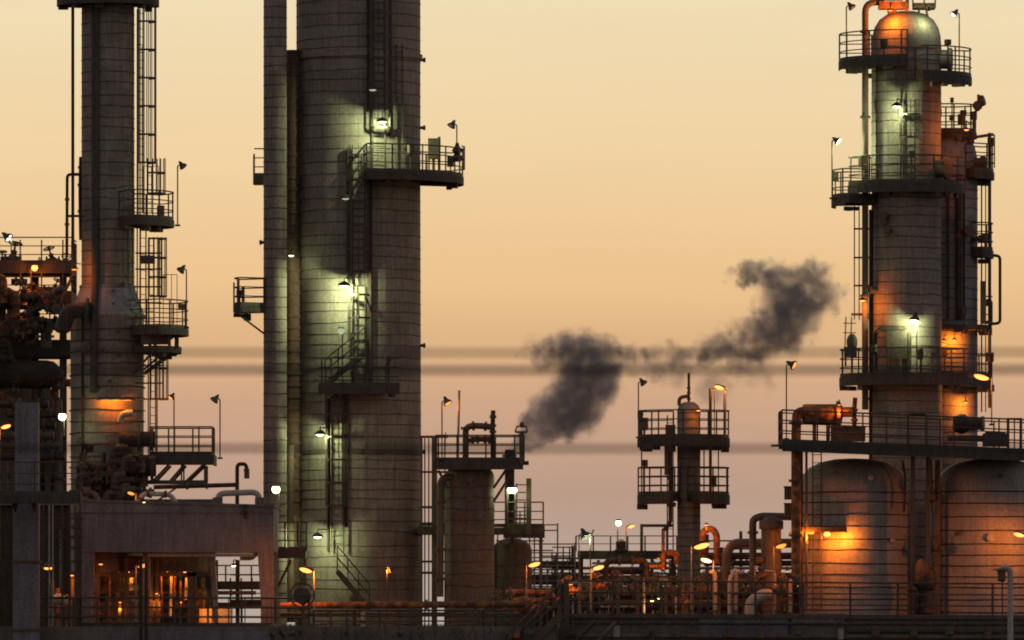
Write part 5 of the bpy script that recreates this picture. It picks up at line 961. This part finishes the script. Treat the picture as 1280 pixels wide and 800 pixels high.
for i in range(34):
    px, py, yy = rng.uniform(-8, 84), rng.uniform(345, 500), Y - rng.uniform(1.9, 3.6)
    if i % 2: valve('dark valve among the decks of the far steel structure', P(px, py, yy), rng.uniform(.8, 1.5), 'valves on the far structure', (rng.uniform(-.6, .6), -.4, 1), rng.choice(['steel', 'pipe', 'pipedark']))
    else: pipe('bent_pipe', 'bent pipe among the decks of the far steel structure', [P(px, py + rng.uniform(15, 40), yy), P(px, py, yy), P(px + rng.choice((-1, 1)) * rng.uniform(10, 26), py, yy)], rng.uniform(.1, .3), rng.choice(['pipe', 'pipedark', 'rusty']), fl=(.5, 1.6), bend=.4, group='bent pipes on the far structure')
for i in range(8):
    px = rng.uniform(2, 84); pipe('upright_pipe', 'dark upright pipe below the horizontal drum of the far structure', [P(px, 700, Y - rng.uniform(1, 4)), P(px, rng.uniform(485, 560), Y - rng.uniform(1, 1.1))], rng.uniform(.08, .25), rng.choice(['pipe', 'pipedark']), fl=(.5,), group='uprights below the far drum')
for i in range(6):
    py = 505 + i * 13; pipe('cross_pipe', 'dark cross pipe below the horizontal drum of the far structure', [P(rng.uniform(-20, 10), py, Y - 4.2), P(rng.uniform(58, 84), py, Y - 4.2)], rng.uniform(.08, .22), rng.choice(['pipe', 'pipedark']), fl=(.3, .8), group='cross pipes below the far drum')
pole_lamp('dark floodlight with a small white lens on top of the far steel structure', 14, 333, 296, Y - 1.5, -1, 'white', 8, size=.95, tilt=-50)
pole_lamp('bright orange lamp on a pole, upper of two on the far steel structure', 38.5, 408, 335, Y - 2.3, 1, 'orange', 60, style='globe', size=.9)
pole_lamp('bright orange lamp lower on the far steel structure, lighting its deck', 44, 408, 365, Y - 2.35, -1, 'orange', 120, style='globe', size=.85, arm=.4)
# ================================================================== kerb walls, railings, stairs and pipes in front
Y = 289.5
t = thing('retaining_wall', P(345, 832, Y), 'long low concrete wall along the bottom, below the left railing', 'wall')
b = MB(); b.box((X(315, Y), Y + .3, Z(783, Y) / 2), (m(760, Y), .6, Z(783, Y))); b.build('wall_body', 'concdark', t)
b = MB(); b.box((X(243, Y), Y - .04, Z(785, Y) / 2 - .05), (m(207, Y), .09, Z(785, Y) - .1)); b.build('facing_panel', 'concrete', t)
for px in (40, 365, 440, 520, 600): b = MB(); b.box((X(px, Y), Y - .06, Z(784, Y) / 2), (.25, .14, Z(784, Y) - .02)); b.build('buttress', 'concdark', t)
def fence(label, xa, xb, pa, pb, kt, Yf, step, group=None):
    t = thing('railing', P((xa + xb) / 2, kt, Yf), label, 'railing', group)
    for l in range(3):
        b = MB(); f = l / 3; b.tube([P(xa, pa + (kt - pa) * f, Yf), P(xb, pb + (kt + (pb - pa) - pb) * f, Yf)], .034 if l == 0 else .028, 7); b.build('rail', 'rail', t)
    px = xa
    while px <= xb + .1:
        k = (px - xa) / (xb - xa); b = MB(); b.bar(P(px, kt + 1, Yf + .01), P(px, pa + (pb - pa) * k, Yf + .01), .085, .085); b.build('post', 'rail', t); px += step
    return t
fence('long dark railing on the low wall under the concrete table', 50, 386, 747, 748, 783, Y + .2, 42)
fence('long railing on the low wall at the foot of the broad tower', 392, 640, 763, 763, 783, Y + .25, 41.3)
pipe('header_pipe', 'thick rusty horizontal header pipe at the foot of the broad tower', [P(350, 757, Y + 2), P(655, 755, Y + 2)], m(4.2), 'rusty', fl=(.12, .36, .6, .8), n=14)
pipe('header_pipe', 'brown horizontal pipe under the thick rusty header', [P(350, 768, Y + 2.4), P(650, 768, Y + 2.4)], m(2.8), 'pipe', fl=(.2, .5, .7))
for k, px in enumerate((413, 443, 454, 525, 562, 604)): pipe('drop_pipe', ('first', 'second', 'third and palest', 'fourth', 'fifth', 'sixth')[k] + ' short drop pipe from the left below the thick rusty header', [P(px, 800, Y + 2.05), P(px, 762, Y + 2.05)], m((1.8, 2, 3, 2, 1.8, 1.6)[k]), ('pipe', 'pipedark', 'pipelight', 'pipe', 'pipe', 'pipedark')[k], fl=(.6,), group='drop pipes under the rusty header')
for k, (x0, x1, py) in enumerate(((632, 690, 740), (634, 700, 750), (640, 690, 760))): pipe('header_pipe', ('upper', 'middle', 'lower')[k] + ' of three rusty pipe runs behind the foreground stairs', [P(x0, py, 297), P(x1, py, 297)], m((3.5, 3, 2.4)[k]), 'rusty', fl=(.1, .4, .7, .9), group='rusty runs behind the stairs')
for i in range(10): 
    px = 612 + i * 8.5; valve('small valve among the rusty pipe runs behind the foreground stairs', P(px, rng.uniform(746, 768), 295.5), rng.uniform(.6, .9), 'valves behind the stairs', (0, -.7, 1), rng.choice(['steel', 'rusty']))
Y = 291.0
t = thing('retaining_wall', P(1000, 832, Y), 'long dark concrete wall along the bottom, below the tanks', 'wall')
b = MB(); b.hexa([(X(700, Y), Y, 0), (X(1310, Y), Y, 0), (X(1310, Y), Y + .7, 0), (X(700, Y), Y + .7, 0)], [(X(700, Y), Y, Z(767, Y)), (X(1310, Y), Y, Z(769, Y)), (X(1310, Y), Y + .7, Z(769, Y)), (X(700, Y), Y + .7, Z(767, Y))]); b.build('wall_body', 'concdark', t)
b = MB(); b.box((X(929, Y), Y - .05, Z(784, Y)), (m(112, Y), .11, m(24, Y))); b.build('facing_panel', 'concrete', t)
b = MB(); b.box((X(1022, Y), Y - .08, Z(786, Y)), (m(66, Y), .17, m(38, Y))); b.build('facing_panel', 'concdark', t)
b = MB(); b.bar((X(700, Y), Y - .1, Z(770, Y)), (X(1310, Y), Y - .1, Z(772, Y)), .2, .14); b.bar((X(1060, Y), Y - .1, Z(788, Y)), (X(1310, Y), Y - .1, Z(789, Y)), .2, .1); b.build('coping', 'steel', t)
pipe('wall_conduit', 'long conduit clipped along the face of the right hand wall', [P(705, 779, 290.6), P(1300, 781, 290.6)], .05, 'pipedark', fl=[.05 * i + .02 for i in range(20)])
pipe('wall_conduit', 'lower long pipe along the foot of the right hand wall', [P(705, 795, 290.5), P(1300, 797, 290.5)], .09, 'pipe', fl=[.07 * i + .03 for i in range(14)])
for i in range(12):
    px = 716 + i * 47 + rng.uniform(-12, 12); w_ = rng.uniform(5, 13); t = thing('wall_box', P(px, 800, 290.6), 'small dark box fixed low on the right hand wall', 'box', 'boxes on the right hand wall')
    b = MB(); b.box(P(px, 788 + rng.uniform(-4, 6), 290.45), (m(w_), .3, m(rng.uniform(7, 15)))); b.build('box_body', rng.choice(['steel', 'pipe', 'pipedark', 'galv']), t)
    b = MB(); b.tube([P(px, 782, 290.45), P(px, 770, 290.45)], .03, 6); b.build('cable', 'rail', t)
for i in range(14):
    px = 362 + i * 23 + rng.uniform(-8, 8); t = thing('wall_box', P(px, 800, 289), 'small dark fitting fixed low on the left hand wall', 'box', 'fittings on the left hand wall')
    b = MB(); b.box(P(px, 791 + rng.uniform(-3, 5), 288.9), (m(rng.uniform(4, 14)), .3, m(rng.uniform(5, 10)))); b.build('box_body', rng.choice(['steel', 'pipe', 'pipedark', 'rusty']), t)
    b = MB(); b.tube([P(px, 789, 288.95), P(px + rng.uniform(-4, 4), 780, 288.95)], .035, 6); b.build('cable', 'rail', t)
for k, (xa, ya, xb, yb) in enumerate(((688, 752, 640, 800), (745, 776, 700, 822), (770, 778, 730, 820))):
    pipe('sloping_pipe', ('upper', 'middle', 'lower')[k] + ' of three sloping pipes around the foreground stairs', [P(xa, ya, 289.2), P(xb, yb, 289.2)], m((1.6, 2.2, 2.6)[k]), ('rail', 'pipedark', 'pipe')[k], fl=(.4,), group='sloping pipes by the stairs')
fence('long dark railing above the right hand wall, in front of the rack and the tanks', 707, 1300, 726, 730, 768, Y - .3, 59.3)
t = thing('staircase', P(705, 768, 290), 'dark steel foreground stairs with slanting handrails descending left from the long railing', 'stairs')
a, b_ = P(702, 768, 290.3), P(632, 834, 290.3)
for dy in (0, -1.1):
    s = MB(); s.bar(a + V((0, dy, 0)), b_ + V((0, dy, 0)), .07, .28); s.build('stringer', 'steel', t)
    h = MB()
    for l in (.62, 1.18): h.tube([a + V((0, dy, l)), b_ + V((0, dy, l))], .04, 7)
    for f in (.02, .35, .7, 1): q = a.lerp(b_, f) + V((0, dy, 0)); h.tube([q, q + V((0, 0, 1.18))], .038, 7)
    h.build('handrail', 'rail', t)
for i in range(9): q = a.lerp(b_, (i + .5) / 9); s = MB(); s.box(q + V((0, -.55, .06)), (.27, 1.02, .04)); s.build('tread', 'grate', t)
b = MB(); b.bar(P(708, 790, 290), P(708, 724, 290), .2, .2); b.build('newel_post', 'steel', t)
pipe('standpipe', 'pale standpipe close in front of the right hand tank, bent at its top', [P(1263, 860, 284), P(1263, 712, 284), P(1252, 708, 284), P(1252, 724, 284)], m(3.6, 284), 'pipelight', bend=.28, n=14)
t = thing('hydrant_valve', P(1252, 728, 283.8), 'dark valve head hanging from the bent top of the pale standpipe', 'valve'); b = MB(); b.lathe([(.1, 0), (.15, .05), (.15, .35), (.2, .38), (.2, .45), (.08, .5)], P(1252, 727, 283.9), 14); b.build('body', 'steel', t); b = MB(); b.bar(P(1241, 712, 283.9), P(1254, 711, 283.9), .04, .05); b.build('lever', 'steel', t)
b = MB(); b.tube([P(1253, 800, 283.9), P(1253, 722, 283.9)], .03, 6); b.build('drain_tube', 'rail', t)
t = thing('monitor_valve', P(379, 832, 286), 'round dark valve on a tall stem in front of the low wall', 'valve')
b = MB(); b.lathe([(.1, -.15), (.3, -.14), (.34, -.05), (.34, .05), (.3, .14), (.1, .15)], P(378, 744, 286), 16, (.35, 1, 0)); b.build('body', 'steel', t); b = MB(); b.tube([P(379, 832, 286), P(379, 752, 286)], .06, 8); b.build('stem', 'pipe', t)
b = MB(); b.tube([P(378, 744, 285.7) + V((.5 * math.cos(a), 0, .5 * math.sin(a))) * .9 for a in [i * math.pi / 8 for i in range(16)]], .035, 6, closed=True); b.tube([P(378, 744, 285.7) - V((.45, 0, 0)), P(378, 744, 285.7) + V((.45, 0, 0))], .03, 6); b.build('handwheel', 'steel', t)
for k, px in enumerate((341, 355)):
    t = thing('hydrant', P(px, 832, 286), ('left', 'right')[k] + ' one of two small dark hydrants at the bottom beside the tall stemmed valve', 'hydrant', 'hydrants at the bottom')
    b = MB(); b.lathe([(.12, 0), (.12, .7), (.1, .75), (.1, 1.2), (.18, 1.25), (.2, 1.45), (.12, 1.6), (.04, 1.65)], V((X(px, 286), 286, 0)), 14); b.build('barrel', 'steel', t); b = MB(); b.lathe([(.1, 0), (.1, .25), (.15, .25), (.15, .32)], V((X(px, 286), 286, 1.35)), 12, (.3, -1, 0)); b.build('outlet', 'steel', t)
for k, px in enumerate((176, 183)): pipe('lamp_conduit', ('left', 'right')[k] + ' of two dark upright conduits rising in front of the concrete table', [P(px, 832, 288.9), P(px, 700, 288.9)], .07, 'pipedark', group='conduits before the concrete table')
for px0, py0, px1, py1 in (): pass
bpy.context.view_layer.update()
